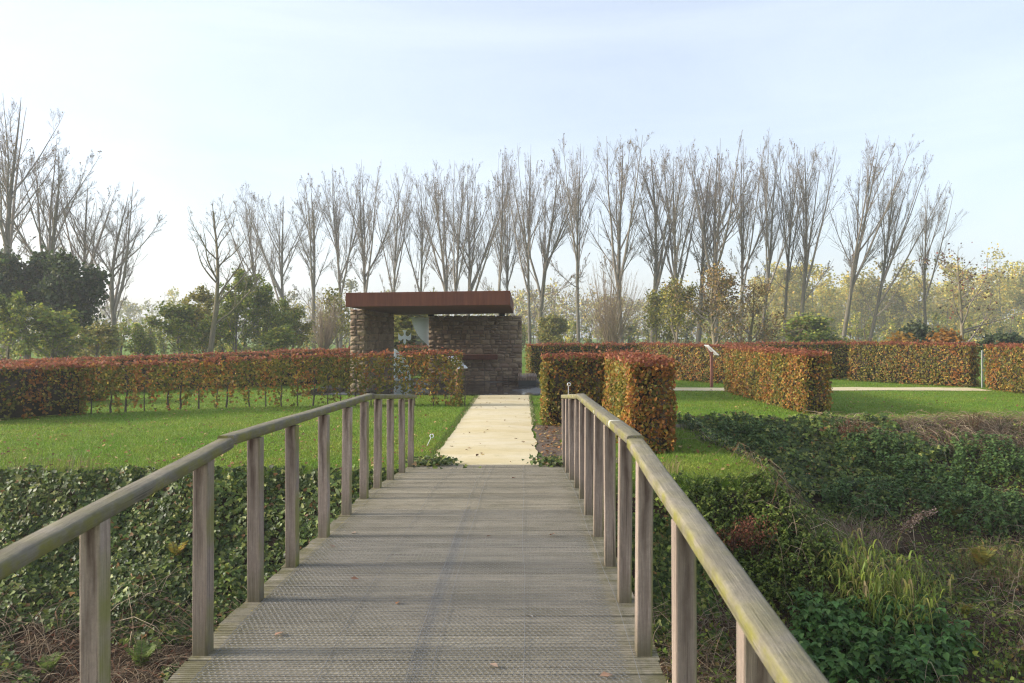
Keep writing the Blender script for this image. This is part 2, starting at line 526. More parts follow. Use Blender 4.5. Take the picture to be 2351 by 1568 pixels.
def far_edge(x):
    x = np.asarray(x, float)
    left = 11.72 + .20 * nz(x, 0, .9, 3) + .10 * nz(x, 2, 3.1, 1)
    right = 11.05 + .15 * nz(x, 1, 1.1, 5)
    return left + (right - left) * sstep((x + .6) / 1.6)

def ditch_depth(x, y):
    """0 on the lawn, 1 at the bottom of the ditch"""
    x = np.asarray(x, float); y = np.asarray(y, float)
    xe = 3.45 + .25 * nz(y, 2, .8, 2)                      # the tongue of lawn ends here
    dB = np.hypot(np.maximum(x - xe, 0), np.maximum(far_edge(x) - y, 0)) / 2.7
    dA = np.where(x > xe, (18.35 + .22 * nz(x, 4, .8, 6) - y) / 5.6, 9.0)
    t = np.where(x > xe, np.minimum(dA, dB), np.maximum(far_edge(x) - y, 0) / 2.7)
    t = np.minimum(t, np.maximum(y - 1.6, 0) / 2.3)
    t = np.clip(t, 0, 1)
    return 1 - (1 - t) ** 1.7

def zg(x, y):
    x = np.asarray(x, float); y = np.asarray(y, float)
    d = ditch_depth(x, y)
    z = -1.75 * d + .10 * d * nz(x, y, 1.3, 1)
    z = z + .018 * nz(x, y, .5, 8) * (d < .01)
    fade = np.clip((np.hypot(x, y) - 40) / 60, 0, 1)
    return z * (1 - fade)

xs = np.unique(np.concatenate([np.linspace(-325, -60, 10), np.linspace(-60, -14, 16), np.linspace(-14, 16, 125), np.linspace(16, 60, 16), np.linspace(60, 325, 10)]))
ys = np.unique(np.concatenate([np.linspace(-55, -6, 8), np.linspace(-6, 22, 140), np.linspace(22, 60, 40), np.linspace(60, 415, 14)]))
gx, gy = np.meshgrid(xs, ys)
gv = np.stack([gx, gy, zg(gx, gy)], -1).reshape(-1, 3)
nx_, ny_ = len(xs), len(ys)
ii = np.arange(nx_ * ny_).reshape(ny_, nx_)
gf = np.stack([ii[:-1, :-1], ii[:-1, 1:], ii[1:, 1:], ii[1:, :-1]], -1).reshape(-1, 4)
tag(link('ground', mesh_np('ground', gv, gf, M['ground'], smooth=True)), kind='structure')

def strip(name, left, right, mat, lift, n=60, cross=4, thick=.03):
    """a sheet between two edge curves given as functions of t 0..1 -> (x,y)"""
    t = np.linspace(0, 1, n)
    L = np.array([left(a) for a in t]); Rr = np.array([right(a) for a in t])
    V = []
    for c in np.linspace(0, 1, cross):
        p = L * (1 - c) + Rr * c
        V.append(np.stack([p[:, 0], p[:, 1], zg(p[:, 0], p[:, 1]) + lift + .012 * math.sin(c * math.pi)], -1))
    Vt = np.stack(V, 1).reshape(-1, 3)
    idx = np.arange(n * cross).reshape(n, cross)
    F = np.stack([idx[:-1, :-1], idx[:-1, 1:], idx[1:, 1:], idx[1:, :-1]], -1).reshape(-1, 4)
    return tag(link(name, mesh_np(name, Vt, F, mat, smooth=True)), kind='structure')

def pe(t, s): return float(nz(t * 14, s, 1.0, s)) * .045 + float(nz(t * 40, s, 1.0, s + 3)) * .028
strip('gravel_path', lambda t: (-1.47 + pe(t, 1) + .05 * math.sin(t * 5), 12.12 + t * 14.25), lambda t: (.245 + pe(t, 2) - .03 * math.sin(t * 7), 12.12 + t * 14.25), M['gravel'], .018, 110, 7)
strip('cross_path', lambda t: (.8 + t * 16.0, 28.5 + .25 * pe(t * 3, 3) * 4), lambda t: (.8 + t * 16.0, 30.1 + pe(t * 3, 4)), M['gravel'], .014, 80, 3)
strip('bare_soil', lambda t: (.25 + pe(t, 2), 12.3 + t * 5.3), lambda t: (.92 + .22 * math.sin(t * 9) + pe(t, 7) + .9 * (1 - t) ** 6, 12.3 + t * 5.3), M['soil'], .008, 60, 5)
strip('worn_soil', lambda t: (2.7 + 1.2 * t, 17.15 + pe(t, 3) * 3 + .1 * math.sin(t * 8)), lambda t: (2.7 + 1.2 * t, 17.9 + pe(t, 6) * 3), M['soil'], .008, 30, 4)

# ------------------------------------------------------------------ footbridge
DK = [(-2.0, -.04), (4.4, .38), (8.57, .305), (12.2, .022)]
def deck_z(y):
    return np.interp(y, [p[0] for p in DK], [p[1] for p in DK])
def deck_slope(y):
    for (a, za), (b, zb) in zip(DK, DK[1:]):
        if y <= b: return (zb - za) / (b - a)
    return 0.0
DX0, DX1 = -1.70, .69
bridge = tag(empty('footbridge', (0, 5, 0)), 'weathered timber footbridge with post railings and wire netting on its boards', 'footbridge')
def bchild(name, me, loc, rot=(0, 0, 0)):
    o = link(name, me, bridge)
    o.location = (loc[0], loc[1] - 5, loc[2]); o.rotation_euler = rot
    return o
# deck boards: fine anti-slip grooves are real
def plank_mesh(seed):
    rg = random.Random(seed)
    w = .068
    prof = [(-w, -.032), (w, -.032), (w, -.003)]
    n = 7
    for i in range(n):
        c = w - .010 - i * (2 * w - .02) / (n - 1)
        prof += [(c + .0055, 0), (c - .0035, 0), (c - .005, -.004), (c - .0085, -.004)] if i < n - 1 else [(c + .0055, 0), (-w + .003, 0), (-w, -.003)]
    mb = MB()
    segs = 4
    k = len(prof)
    X = [DX0 + (DX1 - DX0) * i / segs for i in range(segs + 1)]
    X[0] += rg.uniform(-.008, .008); X[-1] += rg.uniform(-.008, .008)
    bow = [rg.uniform(-.002, .002) for _ in X]
    for x, bz in zip(X, bow):
        mb.v += [(x, u, v + bz) for u, v in prof]
    for s in range(segs):
        for i in range(k):
            j = (i + 1) % k
            mb.f.append((s * k + i, s * k + j, (s + 1) * k + j, (s + 1) * k + i))
    mb.f += [tuple(range(k)), tuple(range(segs * k + k - 1, segs * k - 1, -1))]
    return mb.mesh('plank', M['deck'])
pl_meshes = [plank_mesh(i) for i in range(5)]
y = 1.2
i = 0
prng = random.Random(3)
while y < 12.12:
    a = math.atan(deck_slope(y))
    bchild('plank', pl_meshes[i % 5], (0, y, deck_z(y) + prng.uniform(-.0025, .0015)), (a, prng.uniform(-.0012, .0012), prng.uniform(-.0015, .0015)))
    y += .1445 + prng.uniform(-.001, .002); i += 1
mb = MB()          # bearers under the boards
for x0, x1 in ((-1.62, -1.48), (-.6, -.46), (.47, .61)):
    for (a, za), (b, zb) in zip(DK, DK[1:]):
        a = max(a, .4)
        mb.prism([(x0, -.30), (x1, -.30), (x1, -.036), (x0, -.036)], a, b - .002, lambda u, v, w: (u, w - 5, float(deck_z(w)) + v))
bear = mb.build('bearer', M['darksteel'], bridge)
# posts
def post_mesh(seed):
    rg = random.Random(seed)
    mb = MB(); mb.box(-.04, .04, -.041, .041, -.02, 1.0)
    me = mb.mesh('post', M['post'], bevel=.006, seg=2)
    return me
po_m = post_mesh(1)
POST_Y = [1.25, 2.13, 3.05, 4.10, 4.88, 5.68, 6.58, 7.45, 8.25, 9.02, 9.92, 10.85, 11.72]
for side, X in (('l', -1.643), ('r', .622)):
    for yy in POST_Y:
        s = deck_slope(yy)
        bchild('post', po_m, (X + prng.uniform(-.006, .006), yy + prng.uniform(-.015, .015), float(deck_z(yy))), (prng.uniform(-.006, .006), prng.uniform(-.009, .009), prng.uniform(-.03, .03)))
# rails
def rail_mesh(length, seed):
    """rail section running along +Y from 0, rounded top, slightly uneven"""
    hw, h = .047, .054
    prof = [(-hw, .006), (-hw + .006, 0), (hw - .006, 0), (hw, .006), (hw, h - .013), (hw - .004, h - .004), (hw - .013, h), (-hw + .013, h), (-hw + .004, h - .004), (-hw, h - .013)]
    n = max(4, int(length / .18)); k = len(prof)
    V = np.zeros((n + 1, k, 3))
    for a in range(n + 1):
        yy = length * a / n
        for q, (u, v) in enumerate(prof):
            V[a, q] = (u * (1 + .03 * float(nz(yy * 2, q * .3, 1, seed))) + .004 * float(nz(yy, 1, 1.3, seed)), yy, v + .003 * float(nz(yy, q * .2, 2.0, seed + 1)))
    idx = np.arange((n + 1) * k).reshape(n + 1, k)
    F = np.stack([idx[:-1], np.roll(idx[:-1], -1, 1), np.roll(idx[1:], -1, 1), idx[1:]], -1).reshape(-1, 4)
    caps = np.stack([idx[0][::-1], idx[-1]])
    me = mesh_np('handrail', V.reshape(-1, 3), [F[:, ::-1], caps], M['rail'])
    for p in me.polygons: p.use_smooth = len(p.vertices) == 4
    return me
for side, X in ((0, -1.643), (1, .622)):
    for q, (a, b, off) in enumerate(((.6, 4.40, -.004), (4.36, 8.57, .012), (8.575, 12.02, .008))):
        z0 = float(deck_z(a + (.02 if q else 0))) + 1.0; z1 = float(deck_z(b - .01)) + 1.0
        if q == 1: a += .045
        bchild('handrail', rail_mesh(math.hypot(b - a, z1 - z0), q + side * 5), (X, a, z0 + off), (math.atan2(z1 - z0, b - a), 0, 0))
# hexagonal wire netting in two overlapping strips, straight selvedge wires
def netting(x0, x1, y0, y1, lift, shift):
    c = .034; hx = c; hy = c * .5
    E = []
    ny = int((y1 - y0) / (1.5 * c)); nxx = int((x1 - x0) / (c * .9))
    r, q = np.meshgrid(np.arange(ny), np.arange(nxx), indexing='ij')
    w = c * .88
    cx = x0 + (q + .5 * (r % 2)) * w + shift; cy = y0 + r * 1.5 * (c / 2) * 1.16 * 1.0
    ok = (cx < x1 - .01) & (cy < y1) & (cx > x0)
    cx = cx[ok]; cy = cy[ok]
    a = c * .58
    up = np.stack([cx, cy + a], -1); ul = np.stack([cx - w / 2, cy + a / 2], -1); dl = np.stack([cx - w / 2, cy - a / 2], -1); ur = np.stack([cx + w / 2, cy + a / 2], -1)
    A = np.concatenate([up, ul, up]); B = np.concatenate([ul, dl, ur])
    t = B - A; L = np.linalg.norm(t, axis=1, keepdims=True); nn = np.stack([-t[:, 1], t[:, 0]], -1) / L * .00095
    wob = .002 * nz(A[:, 0] * 9, A[:, 1] * 9, 1, 2)
    def P(p, dz): return np.concatenate([p, (deck_z(p[:, 1]) + lift + dz)[:, None]], 1)
    V = np.stack([P(A - nn, 0), P(B - nn, 0), P(A, .0014), P(B, .0014), P(A + nn, 0), P(B + nn, 0)], 1)
    V[:, :, 2] += wob[:, None]; V[:, :, 1] -= 5
    base = (np.arange(len(A)) * 6)[:, None]
    near = A[:, 1] < 6.5
    F = np.concatenate([base[near] + np.array([[0, 1, 3, 2]]), base[near] + np.array([[2, 3, 5, 4]]), base[~near] + np.array([[0, 1, 5, 4]])])
    return V.reshape(-1, 3), F
for x0, x1, lift, sh in ((-1.585, -.44, .0045, 0), (-.56, .566, .007, .006)):
    acc = Acc()
    V, F = netting(x0, x1, 1.6, 12.1, lift, sh); acc.add(V, F, (.4, .4, .4))
    for xw in (x0 + .004, x1 - .004, (-.985 if x0 < -1 else .005)):
        yy = np.linspace(1.6, 12.1, 60)
        Pt = np.stack([xw + .012 * nz(yy, xw, 1.1, 4), yy - 5, deck_z(yy) + lift + .003 + .002 * nz(yy, xw, 3, 1)], -1)[None]
        V, F = tubes(Pt, np.full((1, 60), .0013), 4); acc.add(V, F, (.4, .4, .4))
    net = acc.build('wire_netting', M['wire'], bridge); net['kind'] = 'stuff'

# ------------------------------------------------------------------ pavilion
paving = MB(); paving.box(-7.6, .72, 26.34, 36.2, -.25, .035)
tag(paving.build('stone_paving', M['paving'], bevel=.004), kind='structure')
PV = tag(empty('pavilion', (-3, 30, .035)), 'open stone pavilion under a flat rusty steel roof at the path end', 'pavilion')
def pchild(mb, name, mat, **k):
    mb.v = [(x + 3, y - 30, z - .035) for x, y, z in mb.v]
    return mb.build(name, mat, PV, **k)
TILT = .013
roof = MB()
def roofpt(x, y, z): return (x, y, z + (x + 2.9) * TILT)
zr = 2.885
cor = [(-5.38, 24.2), (-.38, 24.2), (-.38, 33.9), (-5.38, 33.9)]
roof.v = [roofpt(x, y, zr) for x, y in cor] + [roofpt(x, y, zr + .43) for x, y in cor]
roof.f = [(0,3,2,1),(4,5,6,7),(0,1,5,4),(1,2,6,5),(2,3,7,6),(3,0,4,7)]
pchild(roof, 'roof', M['corten'], bevel=.008)
for x0, x1, yy in ((-4.0, -3.76, 33.75), (-.99, -.75, 33.75), (-5.55, -5.3, 27.4), (-5.55, -5.3, 32.0)):
    s = MB(); s.box(x0 if x0 > -5.3 else -5.36, x1 if x1 > -5.25 else -5.30, yy - .1, yy + .1, 2.79, zr + (x0 + 2.9) * TILT - .002)
    pchild(s, 'roof_support', M['darksteel'])
# stone blanks: five irregular blocks shared by all stones; unit size, faces -Y
def stone_mesh(seed):
    rg = np.random.default_rng(seed)
    nx2, nz2 = 4, 4
    u = np.linspace(-.5, .5, nx2); v = np.linspace(-.5, .5, nz2)
    V = []; 
    for b in v:
        for a in u:
            ed = (abs(a) > .49) or (abs(b) > .49)
            aa = a + (rg.uniform(-.045, .045) if ed else rg.uniform(-.08, .08)); bb = b + (rg.uniform(-.07, .07) if ed else rg.uniform(-.08, .08))
            V.append((aa, (0.25 if ed else -.55) + rg.uniform(-.35, .35), bb))
    n = len(V)
    F = [(j * nx2 + i, j * nx2 + i + 1, (j + 1) * nx2 + i + 1, (j + 1) * nx2 + i) for j in range(nz2 - 1) for i in range(nx2 - 1)]
    ring = [i for i in range(nx2)] + [j * nx2 + nx2 - 1 for j in range(1, nz2)] + [(nz2 - 1) * nx2 + i for i in range(nx2 - 2, -1, -1)] + [j * nx2 for j in range(nz2 - 2, 0, -1)]
    for i in ring: V.append((V[i][0], 2.2, V[i][2]))
    m = len(ring)
    for q in range(m): F.append((ring[q], n + q, n + (q + 1) % m, ring[(q + 1) % m]))
    me = bpy.data.meshes.new('stone'); me.from_pydata(V, [], F); me.materials.append(M['stone'])
    return me
st_m = [stone_mesh(100 + i) for i in range(9)]
def lay(rg, W, H, hmin, hmax, wmin, wmax):
    """random courses of rubble; returns (u, v, w, h) cells"""
    cells = []; v = 0.0
    while v < H - .04:
        h = min(rg.uniform(hmin, hmax), H - v)
        if H - v - h < hmin * .6: h = H - v
        u = 0.0
        while u < W - .03:
            w = rg.uniform(wmin, wmax)
            if W - u - w < wmin * .7: w = W - u
            w = min(w, W - u)
            if h > .17 and rg.random() < .35:
                f = rg.uniform(.38, .62)
                cells += [(u, v, w, h * f), (u, v + h * f, w, h * (1 - f))]
            else: cells.append((u, v, w, h))
            u += w
        v += h
    return cells
def stones_on(part, rg, W, H, org, udir, ndir, sizes, yaw=0.0):
    """origin is a world point at the foot of the face; udir horizontal direction; ndir outward"""
    rz = math.atan2(udir[1], udir[0])
    for (u, v, w, h) in lay(rg, W, H, *sizes):
        c = (org[0] + udir[0] * (u + w / 2), org[1] + udir[1] * (u + w / 2), org[2] + v + h / 2)
        o = link('stone', st_m[rg.randrange(9)], part)
        o.location = (c[0] + 3 - part.location.x, c[1] - 30 - part.location.y, c[2] - .035 - part.location.z)
        o.rotation_euler = (rg.uniform(-.03, .03), rg.uniform(-.03, .03), rz + yaw + rg.uniform(-.05, .05))
        s = rg.choice((-1, 1))
        o.scale = (s * (w - .018), .05 * rg.uniform(.5, 1.3), h - .018)
rgs = random.Random(11)
wl = MB(); wl.box(-5.74, -5.32, 26.68, 32.78, .036, 2.835)
wl = pchild(wl, 'wall', M['mortar']); wl['label'] = 'side wall of brown rubble stone running back from the hedge'
stones_on(wl, rgs, .50, 2.83, (-5.78, 26.64, .036), (1, 0), (0, -1), (.12, .24, .16, .30), yaw=-.16)
stones_on(wl, rgs, 6.14, 2.83, (-5.30, 26.66, .036), (0, 1), (1, 0), (.15, .30, .32, .62))
wr_ = MB(); wr_.box(-3.98, -.06, 33.72, 34.2, .036, 2.78)
wr_ = pchild(wr_, 'wall', M['mortar']); wr_['label'] = 'back wall of brown rubble stone with a rusty ledge'
stones_on(wr_, rgs, 3.98, 2.79, (-4.0, 33.69, .036), (1, 0), (0, -1), (.13, .24, .18, .42))
led = MB(); led.box(-3.3, -1.05, 33.25, 33.66, .97, 1.18)
pchild(led, 'ledge', M['corten'], bevel=.006)
# glass screen between the walls with frosted figures
gl = MB(); gl.box(-5.29, -3.99, 33.0, 33.012, .036, 2.74)
glass = pchild(gl, 'glass_screen', M['glass'])
def flat_poly(name, pts, y, parent, mat):
    """a film stuck on the front of the glass"""
    from mathutils.geometry import tessellate_polygon
    tri = tessellate_polygon([[Vector((a, b, 0)) for a, b in pts]])
    me = bpy.data.meshes.new(name); me.from_pydata([(a + 3, y - 30, b - .035) for a, b in pts], [], [tuple(t) for t in tri]); me.materials.append(mat)
    return link(name, me, parent)
GY = 32.99
def crop8(cx, cy):          # position read off the enlarged photograph -> x, z on the glass plane
    X, Y_, Z = px((900 + cx * .0765) / 1.0208, (720 + cy * .0765) / 1.0208, GY)
    return X, Z
arc = [(835, 312), (850, 400), (870, 480), (897, 570), (930, 650), (962, 725), (1000, 790), (1050, 872), (1100, 940), (1170, 1008), (1250, 1080), (1345, 1175), (1372, 1185), (1372, 312)]
flat_poly('frosted_disc', [crop8(a, b) for a, b in arc], GY, glass, M['frost'])
lower = [(300, 1268), (350, 1282), (400, 1320), (450, 1370), (560, 1470), (680, 1620), (760, 1800), (800, 2000), (820, 2250), (300, 2250)]
flat_poly('frosted_disc', [crop8(a, b) for a, b in lower], GY, glass, M['frost'])
half = [(632, 705), (705, 705), (690, 722), (668, 765), (658, 810), (664, 850), (690, 880), (720, 890), (755, 878), (790, 845), (815, 805), (832, 768), (830, 850), (826, 960), (815, 995), (790, 1015), (760, 1020), (730, 1010), (705, 985), (690, 978), (668, 985), (662, 1000), (676, 1035), (676, 1075), (655, 1115), (634, 1140)]
dove = half + [(1264 - a, b) for a, b in half[::-1][1:-1]]
flat_poly('dove_emblem', [crop8(a, b) for a, b in dove], GY - .001, glass, M['frost'])

bench = tag(empty('slatted_bench', (.19, 32, .035)), 'low bench of brown timber slats on a dark block beside the stone wall', 'bench')
for i in range(12):
    s = MB(); x0 = -.372 + i * .0625
    s.prism([(x0, 0), (x0 + .046, 0), (x0 + .046, 1), (x0, 1)], 0, 1, lambda u, v, w: (u, -1.0 + 2.5 * w, .30 + .055 * v))
    s.box(x0 + .002, x0 + .044, -1.04, -1.002, .20, .352)
    s.build('slat', M['benchwood'], bench)
s = MB(); s.box(-.35, .35, -.92, 1.46, .002, .285); s.build('base_block', M['darkstone'], bench, bevel=.006)

# ------------------------------------------------------------------ hedges
PAL_SIDE = [(3, (0.306, 0.176, 0.034)), (3, (0.217, 0.184, 0.034)), (2.2, (0.358, 0.141, 0.034)), (2.0, (0.128, 0.134, 0.025)), (1.8, (0.459, 0.325, 0.064)), (1.2, (0.217, 0.088, 0.03))]
PAL_TOP = [(3, (0.315, 0.107, 0.054)), (2, (0.254, 0.078, 0.042)), (1.5, (0.363, 0.158, 0.072)), (1, (0.242, 0.113, 0.036))]
PAL_OLIVE = [(3, (0.172, 0.162, 0.025)), (2, (0.11, 0.121, 0.021)), (1.6, (0.275, 0.213, 0.035)), (0.7, (0.303, 0.138, 0.03))]
PAL_ORANGE = [(3, (0.404, 0.171, 0.034)), (2, (0.285, 0.103, 0.026)), (1, (0.404, 0.218, 0.04)), (1, (0.166, 0.122, 0.026))]

def polyline(pts, n):
    p = np.array(pts, float); d = np.r_[0, np.cumsum(np.linalg.norm(np.diff(p[:, :2], axis=0), axis=1))]
    t = np.linspace(0, d[-1], n)
    return np.stack([np.interp(t, d, p[:, k]) for k in range(p.shape[1])], -1), d[-1]

def hedge(label, pts, width, dens, leaf, seed, core=True, zb=.02, olive=.35, orange=.25, stems=False, gap=0.0):
    """pts: (x, y, top height) along the hedge"""
    rg = np.random.default_rng(seed)
    pl, L = polyline(pts, max(8, int(L_of(pts) / .25)))
    d = unit(np.gradient(pl[:, :2], axis=0)); nrm = np.stack([d[:, 1], -d[:, 0]], -1)
    root = tag(empty('beech_hedge', (pl[len(pl) // 2, 0], pl[len(pl) // 2, 1], 0)), label, 'hedge')
    ox, oy, _ = root.location
    H = pl[:, 2].mean()
    area = np.array([L * H, L * H, L * width, width * H, width * H])
    N = int(area.sum() * dens)
    face = rg.choice(5, N, p=area / area.sum())
    s = rg.random(N) * (len(pl) - 1)
    s = np.where(face == 3, 0, s); s = np.where(face == 4, len(pl) - 1.0001, s)
    i0 = np.clip(s.astype(int), 0, len(pl) - 2); f = (s - i0)[:, None]
    C = pl[i0] * (1 - f) + pl[i0 + 1] * f; Dn = unit(d[i0] * (1 - f) + d[i0 + 1] * f); Nn = unit(nrm[i0] * (1 - f) + nrm[i0 + 1] * f)
    top = C[:, 2]
    v = rg.random(N)
    across = np.where(face == 0, .5, np.where(face == 1, -.5, rg.random(N) - .5)) * width
    zz = np.where(face == 2, top, zb + (top - zb) * v)
    out = np.zeros((N, 3))
    out[:, :2] = np.where((face == 0)[:, None], Nn, np.where((face == 1)[:, None], -Nn, np.where((face == 3)[:, None], -Dn, np.where((face == 4)[:, None], Dn, 0))))
    out[:, 2] = (face == 2)
    depth = np.abs(rg.normal(0, .055, N)) - .02
    sl = s * L / (len(pl) - 1)
    depth += .055 * nz(sl * 2 + across, zz * 2.2, 1.3, seed % 7) + .032 * nz(sl * 6, zz * 6 + across * 5, 1, seed % 5)
    P = np.stack([C[:, 0] + Nn[:, 0] * across, C[:, 1] + Nn[:, 1] * across, zz], -1) - out * depth[:, None]
    P[:, 2] += (face == 2) * ((rg.random(N) < .08) * rg.random(N) * .14 - .03 * np.clip(nz(sl * 1.3, across, 1, 2), 0, 1))
    nl = unit(out * 1.0 + rg.normal(0, .62, (N, 3)) + np.array([0, 0, .25]))
    # colour: each plant of the row has its own tone
    plant = np.sin(np.floor(sl / .55 + .4 * nz(zz * 3, sl, 1, 3)) * 12.9898 + seed) * 43758.5; plant -= np.floor(plant)
    patch = .5 + .5 * nz(sl * 1.6, zz * 2.0 + across * 2, 1.0, seed % 11)
    mix = .55 * plant + .45 * patch + rg.normal(0, .12, N) - .05
    col = pick(PAL_SIDE, N, rg)
    col = np.where((mix < olive)[:, None], pick(PAL_OLIVE, N, rg), col)
    col = np.where((mix > 1 - orange)[:, None], pick(PAL_ORANGE, N, rg), col)
    nt_ = (face == 2) | (zz > top - .09 * rg.random(N))
    col = np.where(nt_[:, None], pick(PAL_TOP, N, rg), col)
    keep = np.ones(N, bool)
    if gap:     # ragged, open foot of a thin hedge
        low = (zz - zb) / np.maximum(top - zb, .1)
        nn = nz(sl * 3.1, zz * 3.0, 1.6, seed % 9)
        keep = (low + .30 * nn + .24 * np.cos((sl / .40 - .5) * 6.28) + rg.normal(0, .05, N) > gap) & ~((nz(sl * 4.2, zz * 4.6, 1.5, seed % 6) < -.38) & (rg.random(N) < .85))
        keep |= (sl > L - .45) & (rg.random(N) < .75)
        pz = np.floor(sl / .42)
        keep |= (np.abs(sl / .42 - pz - .5) < .10) & (rg.random(N) < .16) & (low > .05)
    P = P - np.array([ox, oy, 0])
    acc = Acc(); acc.leaves(P[keep], nl[keep], leaf * rg.uniform(.5, 1.3, keep.sum()), 'beech', rg, col[keep])
    acc.build('foliage', M['leaf'], root)
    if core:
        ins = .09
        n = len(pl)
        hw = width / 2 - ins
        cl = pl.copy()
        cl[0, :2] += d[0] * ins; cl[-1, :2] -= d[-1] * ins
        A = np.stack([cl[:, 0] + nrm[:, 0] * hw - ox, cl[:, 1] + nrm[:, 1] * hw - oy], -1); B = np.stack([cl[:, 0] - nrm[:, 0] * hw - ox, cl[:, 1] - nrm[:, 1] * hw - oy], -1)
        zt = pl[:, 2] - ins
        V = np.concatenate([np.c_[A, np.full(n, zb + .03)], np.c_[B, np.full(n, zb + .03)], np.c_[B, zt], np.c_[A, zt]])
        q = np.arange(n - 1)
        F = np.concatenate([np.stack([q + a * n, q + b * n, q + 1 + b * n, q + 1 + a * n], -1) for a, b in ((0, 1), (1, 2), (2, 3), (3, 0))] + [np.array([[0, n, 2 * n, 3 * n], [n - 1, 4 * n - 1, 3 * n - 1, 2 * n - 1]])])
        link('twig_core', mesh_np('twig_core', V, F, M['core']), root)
    if stems:
        ns = int(L / .40)
        pos, _ = polyline(pts, ns)
        for k in range(ns):
            x, y_, tz = pos[k]
            x += rg.normal(0, .04); y_ += rg.normal(0, .04)
            acc = Acc()
            zgd = float(zg(x, y_)); hh = tz * .8
            q = np.linspace(0, 1, 7)
            P0 = np.stack([x - ox + .05 * nz(q * 3, k, 1, 1), y_ - oy + .05 * nz(q * 3, k, 1, 2), zgd - .02 + q * hh], -1)
            V, F = tubes(P0[None], (.022 * (1.15 - .85 * q))[None] * rg.uniform(.7, 1.3), 5); acc.add(V, F, (.10, .085, .06))
            nb = 9
            t = rg.uniform(.22, .95, nb)
            st = P0[np.clip((t * 6).astype(int), 0, 6)]
            az = rg.uniform(0, 2 * math.pi, nb); ll = rg.uniform(.12, .32, nb)
            dirs = np.stack([np.cos(az), np.sin(az), rg.uniform(.1, .9, nb)], -1)
            Pb = st[:, None, :] + dirs[:, None, :] * (ll[:, None] * np.linspace(0, 1, 3)[None])[:, :, None]
            V, F = tubes(Pb, np.tile(np.array([.006, .004, .002]), (nb, 1)), 3); acc.add(V, F, (.10, .08, .055))
            acc.build('stem', M['stem'], root)
    return root
def L_of(pts):
    p = np.array(pts, float)[:, :2]
    return float(np.linalg.norm(np.diff(p, axis=0), axis=1).sum())

hedge('tall clipped beech hedge block standing right beside the bridge railing', [(2.17, 13.3, 1.56), (2.17, 18.35, 1.56)], .74, 1150, .075, 21, olive=.34, orange=.36)
hedge('short beech hedge with dark green front, left of the tall block beside the path', [(.46, 17.75, 1.545), (1.78, 17.75, 1.55)], .72, 900, .075, 22, olive=.62, orange=.16)
hedge('long sunlit beech hedge with a squared end, out on the right lawn', [(7.43, 20.05, 1.54), (7.43, 24.5, 1.56), (7.5, 28.3, 1.57)], .66, 800, .08, 23, olive=.33, orange=.33)
hedge('sunlit slanting beech hedge behind the white-topped information lectern', [(5.6, 38.4, 1.58), (7.0, 35.6, 1.57), (8.9, 32.2, 1.56)], .7, 520, .095, 24, olive=.34, orange=.22)
hedge('dark back hedge running right from the stone pavilion wall', [(.25, 37.2, 1.56), (6.6, 38.6, 1.56)], .8, 480, .095, 25, olive=.55, orange=.2)
hedge('shaded hedge filling the gap behind the squared lawn hedge', [(9.4, 36.6, 1.62), (15.2, 35.9, 1.66)], .7, 460, .095, 26, olive=.6, orange=.12)
hedge('broad bright beech hedge left of the grey gate', [(14.45, 34.9, 1.66), (16.1, 32.7, 1.65), (17.35, 30.6, 1.64)], .7, 560, .09, 27, olive=.36, orange=.22)
hedge('beech hedge right of the grey gate at the right picture edge', [(17.55, 29.6, 1.62), (17.3, 27.4, 1.62), (16.9, 24.0, 1.62)], .75, 560, .085, 28, olive=.42, orange=.25)
hedge('thin beech hedge row with bare stems crossing the left lawn', [(-11.3, 20.0, 1.24), (-9.8, 20.7, 1.30), (-8.3, 21.7, 1.36), (-6.0, 22.5, 1.44), (-3.6, 22.6, 1.48), (-1.72, 22.4, 1.53)], .44, 430, .095, 31, core=False, stems=True, gap=.30, olive=.48, orange=.20)
hedge('dense brown beech hedge at the left picture edge', [(-13.4, 18.0, 1.27), (-12.2, 18.9, 1.27), (-11.2, 20.1, 1.24)], .7, 700, .085, 32, olive=.36, orange=.3, gap=.08)
hedge('middle beech hedge with russet top behind the dense left-edge hedge', [(-17.0, 21.4, 1.12), (-14.4, 22.6, 1.15), (-12.7, 24.2, 1.18)], .75, 480, .09, 33, olive=.3, orange=.3)
hedge('rearmost long beech hedge curving toward the pavilion on the left', [(-17.2, 26.2, 1.13), (-13.6, 28.7, 1.23), (-8.4, 32.1, 1.39), (-6.4, 33.2, 1.44)], .9, 440, .095, 34, olive=.35, orange=.25)
hedge('low dark hedge seen through the glass screen', [(-6.1, 39.5, 1.42), (-3.0, 39.5, 1.42)], .8, 420, .10, 35, olive=.5, orange=.2)

# ------------------------------------------------------------------ small things on the lawn
def lectern(loc, rz, label, h=1.36):
    r = tag(empty('information_lectern', loc, rz), label, 'information sign', 'information lecterns')
    s = MB(); s.box(-.05, .05, -.05, .05, 0, h); s.build('post', M['rustpaint'], r, bevel=.004)
    s = MB()
    s.prism([(-.19, .20), (-.05, .0), (.05, -.10), (.05, -.16), (-.05, -.16)], -.045, .045, lambda u, v, w: (u + .0, w, h + v - .02)); s.build('bracket', M['rustpaint'], r)
    s = MB()
    s.prism([(-.21, .245), (.20, -.135), (.213, -.121), (-.197, .259)], -.29, .29, lambda u, v, w: (u, w, h + v)); s.build('panel', M['white'], r)
    return r
lectern((7.22, 30.45, 0), 0.06, 'rust-brown lectern sign with a white sloping panel by the right cross path')
L2 = lectern((-2.05, 25.0, 0), -.45, 'white sloping sign panel peeping over the end of the stemmed hedge', 1.08)

